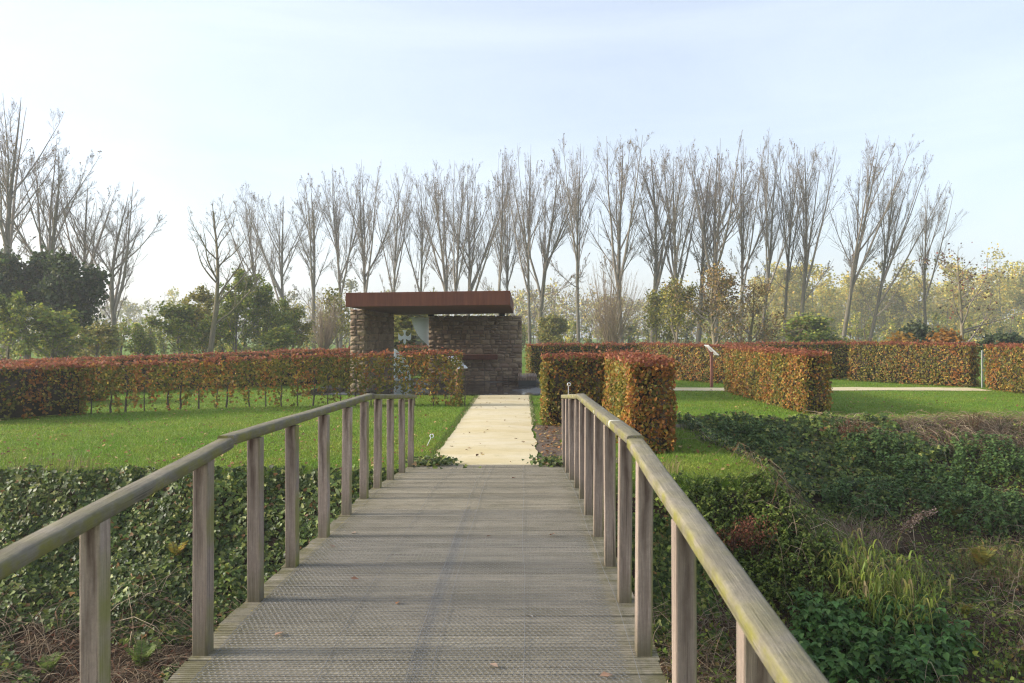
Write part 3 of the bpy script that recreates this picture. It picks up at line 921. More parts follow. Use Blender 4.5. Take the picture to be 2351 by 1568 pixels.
g = tag(empty('garden_gate', (17.5, 30.1, 0)), 'narrow grey metal gate frame between two hedges on the right', 'gate')
for x0, x1, z0, z1 in ((-.16, -.125, 0, 1.42), (.125, .16, 0, 1.42)):
    s = MB(); s.box(x0, x1, -.02, .02, z0, z1); s.build('upright', M['grey'], g)
s = MB(); s.box(-.124, .124, -.018, .018, 1.385, 1.42); s.build('top_bar', M['grey'], g)
s = MB(); s.box(-.124, .124, -.016, .016, .25, .28); s.build('bottom_bar', M['grey'], g)
s = MB(); s.prism([(-.12, 1.30), (-.12, 1.27), (.12, 1.08), (.12, 1.11)], -.01, .01, lambda u, v, w: (u, w, v)); s.build('brace', M['grey'], g)
for i in range(5):
    s = MB(); x = -.10 + i * .05; s.box(x - .004, x + .004, -.006, .006, .281, 1.384); s.build('bar', M['grey'], g)

def ring_peg(loc, h, lean, label):
    r = tag(empty('ring_peg', loc), label, 'peg', 'white ring-topped pegs')
    q = np.linspace(0, 1, 6)
    V, F = tubes(np.stack([lean * q, 0 * q, -.03 + (h + .03) * q], -1)[None], np.full((1, 6), .006), 6)
    link('shaft', mesh_np('shaft', V, F, M['white']), r)
    a = np.linspace(0, 2 * math.pi, 17)
    V, F = tubes(np.stack([lean + .032 * np.cos(a) + .012, 0 * a, h + .026 + .032 * np.sin(a)], -1)[None], np.full((1, 17), .009), 6)
    link('ring', mesh_np('ring', V, F, M['white']), r)
ring_peg((-1.74, 14.4, 0), .15, .085, 'short white ring-topped peg leaning in the grass left of the path')
ring_peg((.92, 16.2, 0), .97, .01, 'tall thin white ring-topped peg in front of the hedge behind the right railing')
# ------------------------------------------------------------------ trees
def grow(P, Rr, m, tmin, tmax, ang, lmin, lmax, n, up, wob, rr, rg, taper=.25, rel=True, az=None):
    """children of the branches P (B,n,3): m each; ang in degrees; lengths relative to the parent's remaining length"""
    Bn, k, _ = P.shape
    t = rg.uniform(tmin, tmax, (Bn, m)); s = t * (k - 1); i0 = np.clip(s.astype(int), 0, k - 2); f = (s - i0)
    bi = np.arange(Bn)[:, None]
    st = P[bi, i0] * (1 - f[..., None]) + P[bi, i0 + 1] * f[..., None]
    r0 = Rr[bi, i0] * (1 - f) + Rr[bi, i0 + 1] * f
    tan = unit(P[bi, i0 + 1] - P[bi, i0])
    plen = np.linalg.norm(np.diff(P, axis=1), axis=2).sum(1)[:, None]
    T, B = frames(tan.reshape(-1, 3), rg); T = T.reshape(tan.shape); B = B.reshape(tan.shape)
    a = np.radians(rg.normal(ang, ang * .22, (Bn, m)))[..., None]; ph = rg.uniform(0, 2 * math.pi, (Bn, m))[..., None]
    if az is not None:
        ref = np.broadcast_to(np.array([0, 0, 1.]), tan.shape)
    d = tan * np.cos(a) + (T * np.cos(ph) + B * np.sin(ph)) * np.sin(a)
    ln = (plen * (1 - t * .75) if rel else 1.0) * rg.uniform(lmin, lmax, (Bn, m))
    st = st.reshape(-1, 3); d = unit(d.reshape(-1, 3)); ln = ln.reshape(-1); r0 = r0.reshape(-1)
    out = np.zeros((len(st), n, 3)); out[:, 0] = st
    step = (ln / (n - 1))[:, None]
    for q in range(1, n):
        d = unit(d + np.array([0, 0, up]) / (n - 1) + rg.normal(0, wob, d.shape))
        out[:, q] = out[:, q - 1] + d * step
    rs = np.maximum(r0 * rr, .004)
    R2 = rs[:, None] * np.linspace(1, taper, n)[None]
    return out, R2

def poplar(seed, H=22.0, forks=2, spread=1.0, dens=1.0, leaf=0.0):
    """returns trunk mesh and crown mesh of one tall bare poplar, foot at the origin"""
    rg = np.random.default_rng(seed)
    n = 16; q = np.linspace(0, 1, n)
    w1, w2 = rg.uniform(0, 6, 2)
    P = np.stack([.55 * spread * np.sin(q * 4 + w1) * q, .45 * np.sin(q * 3.6 + w2) * q, q * H * .90], -1)[None]
    P -= P[:, :1] * np.array([1, 1, 0])
    Rr = (.25 * (1 - q) ** .9 + .012)[None]
    tk = Acc(); V, F = tubes(P, Rr, 8); tk.add(V, F)
    cr = Acc()
    # leaders forking off the trunk and climbing nearly as high as it does
    A1, Ra = grow(P, Rr, forks, .24, .44, 22 * spread, .86, 1.02, 14, .30, .022, .74, rg, .10)
    A2, Rb = grow(P, Rr, 5, .42, .72, 25 * spread, .62, .85, 14, .40, .025, .60, rg, .10)
    A3, Rc = grow(P, Rr, 3, .16, .42, 44, .22, .40, 14, .40, .04, .30, rg, .12)
    L1 = np.concatenate([A1, A2, A3]); R1 = np.concatenate([Ra, Rb, Rc])
    top = L1[:, :, 2].max()
    if top > H: L1[:, :, 2] *= 1 - (1 - H / top) * np.clip(L1[:, :, 2] / top, 0, 1)
    V, F = tubes(L1, R1, 5); cr.add(V, F)
    up_ = np.concatenate([A1, A2]); up_[:, :, 2] = np.minimum(up_[:, :, 2], H)
    allP = np.concatenate([L1, grow_sub(P, 14)]); allR = np.concatenate([R1, sub_r(Rr, 14)])
    L2, R2 = grow(allP, allR, int(9 * dens), .10, .93, 25, .30, .58, 9, .34, .03, .42, rg, .2)
    V, F = tubes(L2, R2, 4); cr.add(V, F)
    L3, R3 = grow(L2, R2, int(9 * dens), .08, .98, 26, .30, .62, 4, .26, .035, .5, rg, .35)
    R3 = np.maximum(R3, .0068)
    V, F = tubes(L3, R3, 3); cr.add(V, F)
    L4, R4 = grow(L3, R3, int(5 * dens), .08, 1.0, 28, .40, .85, 2, .2, .05, .7, rg, .55)
    R4 = np.maximum(R4, .0048)
    # round off the crown: nothing stands far above the general top
    for L_ in (L4,): pass
    V, F = tubes(L4, R4, 3); cr.add(V, F)
    tm = tk.mesh('trunk', M['bark'], True); cm = cr.mesh('crown', M['twig'])
    lm = None
    if leaf:
        sel = rg.random(len(L4)) < leaf
        pts = L4[sel][:, -1]
        la = Acc(); la.leaves(pts, rg.normal(size=pts.shape), rg.uniform(.06, .12, len(pts)), 'blob', rg, pick([(2, (.20, .11, .04)), (1, (.26, .18, .05)), (1, (.12, .08, .05))], len(pts), rg))
        lm = la.mesh('leaves', M['dryleaf'])
    return tm, cm, lm
def grow_sub(P, n):
    """upper half of the trunk as a branch too"""
    k = P.shape[1]; s = np.linspace(.3, 1, n) * (k - 1); i0 = np.clip(s.astype(int), 0, k - 2); f = (s - i0)[None, :, None]
    return P[:, i0] * (1 - f) + P[:, i0 + 1] * f
def sub_r(Rr, n):
    k = Rr.shape[1]; s = np.linspace(.3, 1, n) * (k - 1); i0 = np.clip(s.astype(int), 0, k - 2); f = (s - i0)[None]
    return Rr[:, i0] * (1 - f) + Rr[:, i0 + 1] * f

POP = [poplar(300 + i, forks=f, spread=s, dens=d, leaf=l) for i, (f, s, d, l) in enumerate(((2, .8, 1.0, .05), (2, 1.05, 1.0, .06), (3, .85, 1.0, .05), (3, 1.1, 1.0, .06), (1, .95, 1.0, .04), (4, .95, 1.0, .05)))]
ORD = ['first', 'second', 'third', 'fourth', 'fifth', 'sixth', 'seventh', 'eighth', 'ninth', 'tenth', 'eleventh', 'twelfth', 'thirteenth', 'fourteenth', 'fifteenth', 'sixteenth', 'seventeenth', 'eighteenth', 'nineteenth', 'twentieth', 'twenty-first', 'twenty-second', 'twenty-third', 'twenty-fourth', 'twenty-fifth', 'twenty-sixth', 'twenty-seventh', 'twenty-eighth', 'twenty-ninth', 'thirtieth']
def place_tree(name, meshes, label, cat, group, xb, yt, d, xt=None, H=22.0, rz=0.0, wide=1.0):
    """foot seen at picture x = xb at distance d; top at (xt, yt)"""
    X = px(xb, VY, d)[0]
    h = EYE + (VY - yt) / F_PX * d
    H = max(v.co.z for v in meshes[1].vertices)
    s = h / H
    lean = 0.0 if xt is None else math.atan(((xt - xb) / F_PX * d) / h)
    r = tag(empty(name, (X, d, 0)), label, cat, group)
    r.rotation_euler = (0, lean, 0)
    for nm, me in zip(('trunk', 'crown', 'leaves'), meshes):
        if me is not None:
            o = link(nm, me, r); o.rotation_euler = (0, 0, rz); o.scale = (s * wide, s * wide, s)
    return r
ROW = [(599, 440, 566, 102), (656, 412, 640, 100), (721, 406, 712, 99), (782, 376, 772, 97), (837, 364, 838, 96), (906, 378, 908, 94), (967, 396, 962, 95),
       (1032, 372, 1000, 92), (1044, 364, 1060, 91), (1070, 372, 1085, 93), (1144, 335, 1150, 88), (1163, 410, 1172, 96), (1217, 330, 1212, 86), (1235, 350, 1275, 87), (1329, 317, 1325, 84),
       (1427, 311, 1418, 83), (1497, 322, 1505, 84), (1550, 311, 1552, 82), (1600, 335, 1640, 85), (1643, 314, 1650, 82), (1697, 318, 1716, 81),
       (1742, 306, 1800, 80), (1798, 326, 1830, 82), (1833, 318, 1860, 80), (1931, 306, 2015, 79), (1990, 318, 2085, 79), (2127, 416, 2120, 84)]
nrow = len(ROW)
trng = random.Random(5)
for i, (xb, yt, xt, d) in enumerate(ROW):
    place_tree('bare_poplar', POP[(i * 5 + i // 4) % 6], 'tall nearly leafless poplar, %s from the right end of the long poplar row' % ORD[nrow - 1 - i],
               'tree', 'row of bare poplars behind the hedges', xb, yt, d, xt, rz=trng.uniform(0, 6.28), wide=(.86 if i not in (11,) else .75) * trng.uniform(.72, 1.28))
LEFT = [(12, 205, 30, 62, 1.15), (108, 312, 118, 66, 1.2), (188, 372, 205, 70, 1.2)]
for i, (xb, yt, xt, d, w) in enumerate(LEFT):
    place_tree('bare_poplar', POP[(i * 2 + 1) % 6], ('tallest bare tree at the left picture edge', 'second bare tree from the left edge, above the dark oak', 'third bare tree from the left edge, between taller and broader ones')[i],
               'tree', 'bare trees at the left edge', xb, yt, d, xt, rz=trng.uniform(0, 6.28), wide=w)

def broad_tree(seed, H, r0, limbs, ang, up, wob, d2=8, d3=7, d4=5, tmin=.3, lrel=(.5, .8), mat='bark', tw='twig', trunk_top=.84):
    rg = np.random.default_rng(seed)
    n = 14; q = np.linspace(0, 1, n)
    P = np.stack([.02 * H * np.sin(q * 5 + seed), .02 * H * np.sin(q * 4.1 + 2 * seed), q * H * trunk_top], -1)[None]; P -= P[:, :1] * np.array([1, 1, 0])
    Rr = (r0 * (1 - q) ** .8 + r0 * .05)[None]
    tk = Acc(); V, F = tubes(P, Rr, 7); tk.add(V, F)
    cr = Acc()
    L1, R1 = grow(P, Rr, limbs, tmin, .85, ang, lrel[0], lrel[1], 11, up, wob, .55, rg, .12)
    V, F = tubes(L1, R1, 5); cr.add(V, F)
    aP = np.concatenate([L1, grow_sub(P, 11)]); aR = np.concatenate([R1, sub_r(Rr, 11)])
    L2, R2 = grow(aP, aR, d2, .2, .98, 38, .25, .5, 7, up * .6, wob * 1.3, .5, rg, .2)
    V, F = tubes(L2, R2, 4); cr.add(V, F)
    L3, R3 = grow(L2, R2, d3, .15, 1, 40, .3, .6, 4, up * .5, wob * 1.6, .5, rg, .4); R3 = np.maximum(R3, .006)
    V, F = tubes(L3, R3, 3); cr.add(V, F)
    tips = [L3]
    if d4:
        L4, R4 = grow(L3, R3, d4, .2, 1, 42, .35, .8, 2, up * .3, wob * 2, .7, rg, .5); R4 = np.maximum(R4, .005)
        V, F = tubes(L4, R4, 3); cr.add(V, F); tips.append(L4)
    return tk.mesh('trunk', M[mat], True), cr.mesh('crown', M[tw]), tips

def put(name, loc, label, cat, parts, group=None, rz=0.0, lean=0.0):
    r = tag(empty(name, loc), label, cat, group); r.rotation_euler = (0, lean, 0)
    for nm, me in parts:
        o = link(nm, me, r); o.rotation_euler = (0, 0, rz)
    return r
# broad bare tree standing clear at the left
t1, c1, _ = poplar(341, 15.6, 4, 1.75, 1.1)
put('bare_tree', (px(268, 0, 68)[0], 68, 0), 'broad bare tree standing clear against the sky left of the green thicket', 'tree', [('trunk', t1), ('crown', c1)])
# knobbly young tree
t1, c1, _ = broad_tree(43, 10.6, .16, 12, 46, .7, .10, 7, 5, 3, .26, (.42, .7), 'mossbark', 'mossbark', trunk_top=.9)
put('bare_tree', (px(480, 0, 44)[0], 44, 0), 'slim knobbly bare tree with crooked branches in front of the green thicket', 'tree', [('trunk', t1), ('crown', c1)], lean=.0)

def leaf_cloud(rg, tips, n, size, pal, spread, tpl='blob', ztint=None):
    """leaves around branch tips"""
    T = np.concatenate([t.reshape(-1, 3) for t in tips]); P = T[rg.integers(0, len(T), n)] + rg.normal(0, spread, (n, 3))
    P[:, 2] = np.maximum(P[:, 2], .1)
    acc = Acc(); acc.leaves(P, rg.normal(size=(n, 3)) + np.array([0, 0, .5]), size * rg.uniform(.6, 1.3, n), tpl, rg, pick(pal, n, rg, .25))
    return acc
G_DARK = [(3, (0.036, 0.061, 0.019)), (2, (0.054, 0.081, 0.023)), (1, (0.084, 0.101, 0.026))]
G_MID = [(3, (0.167, 0.219, 0.035)), (2, (0.237, 0.265, 0.042)), (1.3, (0.315, 0.295, 0.047)), (1, (0.109, 0.152, 0.026))]
G_OLIVE = [(2, (0.207, 0.207, 0.044)), (2, (0.264, 0.24, 0.055)), (1, (0.33, 0.256, 0.055)), (1, (0.132, 0.149, 0.036))]
G_YEL = [(3, (0.402, 0.354, 0.083)), (2, (0.499, 0.413, 0.083)), (1.5, (0.287, 0.287, 0.075)), (1, (0.575, 0.383, 0.075))]
G_BRN = [(2, (0.195, 0.13, 0.057)), (2, (0.26, 0.163, 0.065)), (1, (0.163, 0.146, 0.049)), (0.8, (0.325, 0.227, 0.065))]

# dark oak at the left
for k, (xb, d, H, lab, ang) in enumerate(((62, 45, 7.6, 'dark green leafy oak crown in front of the left bare trees', 52), (150, 44, 7.1, 'dark evergreen rounded tree right of the left oak', 50))):
    rg = np.random.default_rng(50 + k)
    t1, c1, tips = broad_tree(45 + k, H, .22, 14, ang, .45, .08, 7, 6, 0, .18, (.55, .8))
    lf = leaf_cloud(rg, tips, 7500, .18, G_DARK if k else G_DARK + [(1.5, (.065, .07, .018))], .24)
    put('oak_tree', (px(xb, 0, d)[0], d, 0), lab, 'tree', [('trunk', t1), ('crown', c1), ('leaves', lf.mesh('leaves', M['leaf']))])
# shrubs and alders beyond the left hedges
SHR = [(20, 38, 4.3, 1.5, G_MID, 'mid green shrub under the dark oak at the left edge'), (120, 39, 3.7, 1.8, G_MID, 'green shrub between the left edge and the lone bare tree'),
       (215, 42, 2.9, 1.3, G_OLIVE, 'small olive shrub at the foot of the broad bare tree'), (325, 46, 2.7, .9, G_MID, 'small light green sapling between bare tree and thicket'),
       (415, 48, 4.2, 1.8, G_MID, 'leftmost alder of the green thicket, lower and bushy'), (475, 50, 5.6, 1.9, G_OLIVE, 'olive alder of the green thicket behind the knobbly tree'),
       (545, 48, 6.6, 2.0, G_MID, 'tallest alder in the middle of the green thicket'), (615, 49, 5.8, 1.9, G_MID, 'right alder of the green thicket with dense dark leaves'),
       (668, 50, 4.2, 1.3, G_OLIVE, 'low alder at the right end of the green thicket'), (640, 45, 2.7, 1.3, G_MID, 'low green bush before the right end of the thicket')]
for k, (xb, d, H, rad, pal, lab) in enumerate(SHR):
    rg = np.random.default_rng(70 + k)
    t1, c1, tips = broad_tree(60 + k, H, .07, 20, 40, .5, .12, 7, 6, 0, .05, (.5, .9))
    lf = leaf_cloud(rg, tips, int(620 * H * rad), .10, pal, .12)
    r = put('alder_shrub', (px(xb, 0, d)[0], d, 0), lab, 'shrub', [('trunk', t1), ('crown', c1), ('leaves', lf.mesh('leaves', M['leaf']))], 'green shrubs beyond the left hedges')
    w = rad / (H * .33)
    r.scale = (w, w, 1)

# sheaf-like pollard willows
def willow(seed, H, n, spread, name, loc, label):
    rg = np.random.default_rng(seed)
    r = tag(empty(name, loc), label, 'shrub', 'brushy pollard willows')
    q = np.linspace(0, 1, 8)
    V, F = tubes(np.stack([0 * q, 0 * q, q * 1.0], -1)[None], (.24 + .05 * np.sin(q * 6))[None], 8)
    link('trunk', mesh_np('trunk', V, F, M['mossbark'], smooth=True), r)
    az = rg.uniform(0, 2 * math.pi, n); sp = np.abs(rg.normal(0, spread, n)); L = H * rg.uniform(.55, 1.0, n) * (1 - .25 * np.minimum(sp, 1))
    st = np.stack([.2 * np.cos(az), .2 * np.sin(az), np.full(n, .8) + rg.uniform(0, .25, n)], -1)
    d = unit(np.stack([np.cos(az) * sp, np.sin(az) * sp, np.ones(n)], -1))
    P = np.zeros((n, 8, 3)); P[:, 0] = st
    for k in range(1, 8):
        d = unit(d + np.array([0, 0, .05]) + rg.normal(0, .035, d.shape)); P[:, k] = P[:, k - 1] + d * (L / 7)[:, None]
    Rr = np.linspace(.020, .006, 8)[None] * rg.uniform(.7, 1.2, (n, 1))
    acc = Acc(); V, F = tubes(P, Rr, 3); acc.add(V, F)
    L2, R2 = grow(P, Rr, 7, .25, 1, 20, .15, .35, 4, .3, .08, .7, rg, .5); R2 = np.maximum(R2, .005)
    V, F = tubes(L2, R2, 3); acc.add(V, F)
    link('shoots', acc.mesh('shoots', M['brush']), r)
    return P, L2
willow(81, 4.4, 90, .5, 'pollard_willow', (px(742, 0, 52)[0], 52, 0), 'brushy leafless willow clump left of the pavilion roof')
willow(82, 7.2, 130, .42, 'pollard_willow', (px(1402, 0, 56)[0], 56, 0), 'brushy leafless willow sheaf right of the pavilion, fanning upward')
# half-bare trees with brown leaves at the right
for k, (xb, d, H, r0, lim, ang, nl, size, pal, lab) in enumerate((
        (1645, 52, 8.0, .17, 14, 50, 3600, .105, G_BRN + [(1.5, (.15, .13, .03))], 'bushy tree with sparse brown leaves above the lectern sign'),
        (1560, 54, 6.2, .12, 13, 45, 3200, .105, G_OLIVE, 'loose olive-leaved tree right of the willow sheaf'),
        (1720, 54, 6.6, .13, 12, 48, 2200, .105, G_BRN, 'sparse brown tree right of the lectern sign'),
        (1500, 57, 5.4, .1, 13, 42, 2600, .105, G_OLIVE + [(1, (.10, .13, .05))], 'pale green loose shrub beside the willow sheaf'),
        (2205, 50, 9.0, .13, 12, 68, 650, .11, [(2, (.14, .10, .05)), (1, (.12, .12, .05)), (1, (.16, .06, .04))], 'crooked small tree with drooping twigs near the grey gate'),
        (775, 56, 5.6, .1, 13, 40, 1600, .13, G_OLIVE, 'thin olive tree at the left end of the pavilion roof'))):
    rg = np.random.default_rng(90 + k)
    t1, c1, tips = broad_tree(90 + k, H, r0, lim, ang, .35 if ang < 60 else -.05, .11, 7, 6, 3, .10, (.55, .9), 'mossbark', 'twig')
    lf = leaf_cloud(rg, tips, nl, size, pal, .22)
    put('sparse_tree', (px(xb, 0, d)[0], d, 0), lab, 'tree', [('trunk', t1), ('crown', c1), ('leaves', lf.mesh('leaves', M['dryleaf']))])
# coloured bushes behind the right hedge
for k, (xb, d, H, rad, pal, lab) in enumerate(((2060, 44, 2.05, 1.1, [(3, (.36, .20, .03)), (1, (.26, .17, .03))], 'low golden yellow bush behind the bright hedge'),
        (2110, 47, 2.9, 1.2, [(2, (.05, .07, .03)), (1, (.08, .09, .035))], 'dark green bush between golden and orange bushes'),
        (2165, 43, 2.4, 1.1, [(3, (.34, .15, .025)), (1, (.25, .14, .03)), (1, (.15, .10, .03))], 'orange bush left of the grey gate'),
        (2300, 46, 2.2, 1.4, [(2, (.05, .075, .03)), (1, (.08, .10, .035))], 'dark green bush behind the hedge at the right edge'),
        (940, 52, 3.7, 2.6, G_OLIVE, 'olive bush seen through the glass screen of the pavilion'),
        (1270, 70, 4.2, 2.0, G_OLIVE, 'olive bush at the foot of the poplars right of the pavilion'),
        (1860, 60, 3.6, 2.4, G_MID, 'pale green bush below the leaning poplars on the right'))):
    rg = np.random.default_rng(120 + k)
    t1, c1, tips = broad_tree(120 + k, H, .05, 14, 45, .4, .1, 5, 4, 0, .05, (.5, .8))
    lf = leaf_cloud(rg, tips, int(1300 * H * rad), .12, pal, .18)
    r = put('round_bush', (px(xb, 0, d)[0], d, 0), lab, 'shrub', [('trunk', t1), ('crown', c1), ('leaves', lf.mesh('leaves', M['leaf']))])
    w = rad / (H * .36); r.scale = (w, w, 1)

# far woods that read as one mass
def wood(name, label, x0, x1, dfun, hfun, n, pal, nleaf, size, bare=0, seed=0, trunkcol=(.16, .14, .11)):
    rg = np.random.default_rng(seed)
    acc = Acc()
    for k in range(n):
        xb = x0 + (x1 - x0) * (k + rg.random()) / n
        d = dfun(rg); X = (xb - VX) / F_PX * d; h = hfun(xb) * rg.uniform(.78, 1.1)
        q = np.linspace(0, 1, 6)
        P = np.stack([X + .25 * np.sin(q * 3 + k), d + 0 * q, q * h], -1)[None]
        V, F = tubes(P, (np.linspace(.13, .02, 6) * rg.uniform(.6, 1.2))[None], 4); acc.add(V, F, np.array(trunkcol) * rg.uniform(.7, 1.3))
        if bare:
            L1, R1 = grow(P, np.full((1, 6), .06), bare, .2, .98, 30, .22, .4, 5, .5, .08, .6, rg, .4)
            V, F = tubes(L1, R1, 3); acc.add(V, F, np.array(trunkcol) * rg.uniform(.8, 1.2))
            L2, R2 = grow(L1, R1, 7, .2, 1, 32, .3, .6, 2, .4, .1, .7, rg, .5)
            V, F = tubes(L2, np.maximum(R2, .018), 3); acc.add(V, F, np.array(trunkcol) * rg.uniform(.8, 1.2))
        m = int(nleaf * rg.uniform(.6, 1.3))
        if m:
            # leaf clumps hung along the stem in an egg-shaped crown
            nc = 16
            cz = rg.uniform(.12, 1.0, nc); rad = h * .17 * np.sqrt(np.clip(np.sin(np.clip(cz, 0, 1) * 2.6 + .35), .05, 1)); ca = rg.uniform(0, 6.28, nc)
            C = np.stack([X + rad * np.cos(ca) * rg.uniform(.3, 1, nc), d + rad * np.sin(ca), cz * h], -1)
            pk = rg.integers(0, nc, m)
            Pp = C[pk] + rg.normal(0, 1, (m, 3)) * np.array([.5, .5, .42]) * (h / 9)
            tone = np.exp(rg.normal(0, .22)) * np.ones(3)
            acc.leaves(Pp, rg.normal(size=(m, 3)) + np.array([0, 0, .4]), size * rg.uniform(.6, 1.3, m), 'blob', rg, pick(pal, m, rg, .22) * tone)
    tag(acc.build(name, M['leaf']), label, 'wood', kind='stuff')
wood('yellow_wood', 'hazy yellow-green wood behind the poplars on the right', 1730, 2480, lambda r: r.uniform(150, 215), lambda x: 15.0 if x < 2250 else 17.0, 70, G_YEL, 1500, .37, 0, 201, (.22, .21, .18))
wood('brown_wood', 'hazy brown leafless wood behind the poplars right of the pavilion', 1180, 1790, lambda r: r.uniform(170, 230), lambda x: 12.5, 64, G_BRN + G_YEL, 320, .4, 12, 202, (.15, .11, .085))
wood('grey_wood', 'pale hazy wood far behind the left thicket and pavilion', -60, 1220, lambda r: r.uniform(180, 250), lambda x: 12.0 if x < 800 else 13, 84, G_OLIVE, 320, .42, 10, 203, (.14, .11, .09))
wood('low_scrub', 'low mixed scrub along the foot of the poplar row', 640, 2450, lambda r: r.uniform(92, 130), lambda x: 3.6 if x < 1500 else 4.6, 80, G_OLIVE + G_YEL + G_MID, 460, .19, 4, 204, (.14, .11, .08))
wood('left_scrub', 'low green scrub along the foot of the left trees', -80, 640, lambda r: r.uniform(56, 90), lambda x: 3.2, 34, G_OLIVE + G_MID, 520, .18, 3, 205, (.12, .10, .07))

# ------------------------------------------------------------------ ditch vegetation
rg = np.random.default_rng(500)
def slope_normal(x, y):
    e = .15
    return unit(np.stack([-(zg(x + e, y) - zg(x - e, y)) / (2 * e), -(zg(x, y + e) - zg(x, y - e)) / (2 * e), np.ones_like(x)], -1))
def scatter(n, x0, x1, y0, y1, cond=None):
    x = rg.uniform(x0, x1, n); y = rg.uniform(y0, y1, n); d = ditch_depth(x, y)
    k = d > .004
    if cond is not None: k &= cond(x, y, d)
    return x[k], y[k], d[k]
VIEW = np.array([0, -1, .25])
IVY = [(3, (0.044, 0.073, 0.013)), (2.2, (0.071, 0.108, 0.018)), (1.6, (0.11, 0.146, 0.023)), (1.0, (0.172, 0.196, 0.036)), (0.3, (0.269, 0.269, 0.071)), (0.2, (0.196, 0.098, 0.028))]
def ivy_patch(name, label, n, x0, x1, y0, y1, cond, size=.072, hmax=.13, pal=IVY):
    x, y, d = scatter(n, x0, x1, y0, y1, cond)
    sn = slope_normal(x, y)
    mound = np.clip(.5 + .5 * nz(x, y, 2.4, 4) + .35 * nz(x, y, 5.5, 7), 0, 1.6)
    P = np.stack([x, y, zg(x, y)], -1) + sn * (rg.random(len(x)) ** .6 * hmax * (.35 + mound))[:, None]
    N = unit(sn * .7 + VIEW * .45 + rg.normal(0, .42, P.shape))
    acc = Acc(); acc.leaves(P, N, size * rg.uniform(.45, 1.5, len(P)), 'ivy', rg, pick(pal, len(P), rg, .28) * (.75 + .5 * mound)[:, None], T=unit(np.array([0, -.3, -1.]) + rg.normal(0, .7, P.shape)))
    tag(acc.build(name, M['glossleaf']), label, 'ivy', kind='stuff')
clump = lambda x, y, s: nz(x, y, s, 9)
ivy_patch('ivy_cover', 'dense ivy carpeting the ditch bank left of the bridge', 76000, -9.6, -.2, 8.4, 12.2, lambda x, y, d: (d < .93 + .12 * clump(x, y, 2.0)) & (clump(x, y, 2.9) > -.86), .056, .12)
ivy_patch('ivy_cover', 'dark ivy covering the upper bank on the right', 40000, 3.4, 9.6, 13.8, 18.8, lambda x, y, d: (x < 8.2 + 1.2 * clump(x, y, 1.3)) & (d < .72 + .1 * clump(x, y, 2)), .075, .24)
ivy_patch('ivy_cover', 'ivy hanging on the bank under the right railing', 15000, .3, 2.3, 8.2, 11.2, lambda x, y, d: (d > .25) & (d < .93) & (clump(x, y, 2.2) > -.35), .07, .10)
ivy_patch('ivy_cover', 'scattered ivy in the ditch bottom on the right', 12000, 3.0, 9.5, 7.0, 12.5, lambda x, y, d: (clump(x, y, 1.6) > .25) & (x > 5.2), .06, .10)

# ragged low weeds everywhere in the right ditch
WEED = [(3, (0.151, 0.224, 0.039)), (2, (0.22, 0.298, 0.049)), (1.4, (0.313, 0.352, 0.062)), (0.8, (0.116, 0.16, 0.039)), (0.4, (0.417, 0.298, 0.082))]
x, y, d = scatter(66000, .8, 12.5, 6.2, 18.8, lambda x, y, d: ((clump(x, y, 1.9) > -.5) | (y > 9.3) & (x < 4)) & ~((x < 8) & (y > 15.2)))
sn = slope_normal(x, y); hh = .25 * (.3 + .7 * (.5 + .5 * nz(x, y, 1.8, 12)))
P = np.stack([x, y, zg(x, y)], -1) + np.array([0, 0, 1]) * (rg.random(len(x)) * hh)[:, None]
tone = (.75 + .35 * nz(x, y, 1.1, 15))[:, None]
acc = Acc(); acc.leaves(P, unit(sn * .5 + VIEW * .35 + rg.normal(0, .6, P.shape)), rg.uniform(.03, .075, len(P)), 'nettle', rg, pick(WEED, len(P), rg, .3) * tone)
tag(acc.build('ditch_weeds', M['leaf']), 'tangle of low green weeds filling the right ditch', 'weeds', kind='stuff')

def blades(P, L, lean, wid, col, n=4, droop=.6):
    """curved grass blades: P feet, L lengths, lean horizontal unit vectors (scaled)"""
    B = len(P); q = np.linspace(0, 1, n)
    C = P[:, None, :] + np.stack([lean[:, 0:1] * L[:, None] * q ** 1.6, lean[:, 1:2] * L[:, None] * q ** 1.6, L[:, None] * (q - droop[:, None] * q ** 3 if np.ndim(droop) else L[:, None] * 0 + q - droop * q ** 3)], -1)
    side = unit(np.stack([-lean[:, 1], lean[:, 0], 0 * lean[:, 0]], -1) + 1e-6) 
    side = unit(side + np.stack([rg.normal(0, .5, B), rg.normal(0, .5, B), np.zeros(B)], -1))
    w = (wid[:, None] * (1 - q[None] ** 1.5 * .9) * .5)[..., None]
    V = np.stack([C - side[:, None] * w, C + side[:, None] * w], 2)
    idx = np.arange(B * n * 2).reshape(B, n, 2)
    F = np.stack([idx[:, :-1, 0], idx[:, :-1, 1], idx[:, 1:, 1], idx[:, 1:, 0]], -1).reshape(-1, 4)
    return V.reshape(-1, 3), F, np.repeat(col, n * 2, 0)

# grass in the ditch
x, y, d = scatter(26000, 2.0, 12.5, 6.0, 13.8, lambda x, y, d: (d > .5) & ((clump(x, y, .9) > -.1) | (x > 8)))
n = len(x); az = rg.uniform(0, 6.28, n); ln = rg.uniform(.1, .34, n)
V, F, C = blades(np.stack([x, y, zg(x, y)], -1), ln, np.stack([np.cos(az), np.sin(az)], -1) * rg.uniform(.2, .8, (n, 1)), rg.uniform(.006, .012, n), pick([(3, (.10, .17, .03)), (2, (.15, .20, .04)), (1, (.26, .21, .08)), (.7, (.20, .12, .06))], n, rg, .25), 3)
acc = Acc(); acc.add(V, F, C)
tag(acc.build('ditch_grass', M['leaf']), 'rough grass growing in the right ditch bottom', 'grass', kind='stuff')

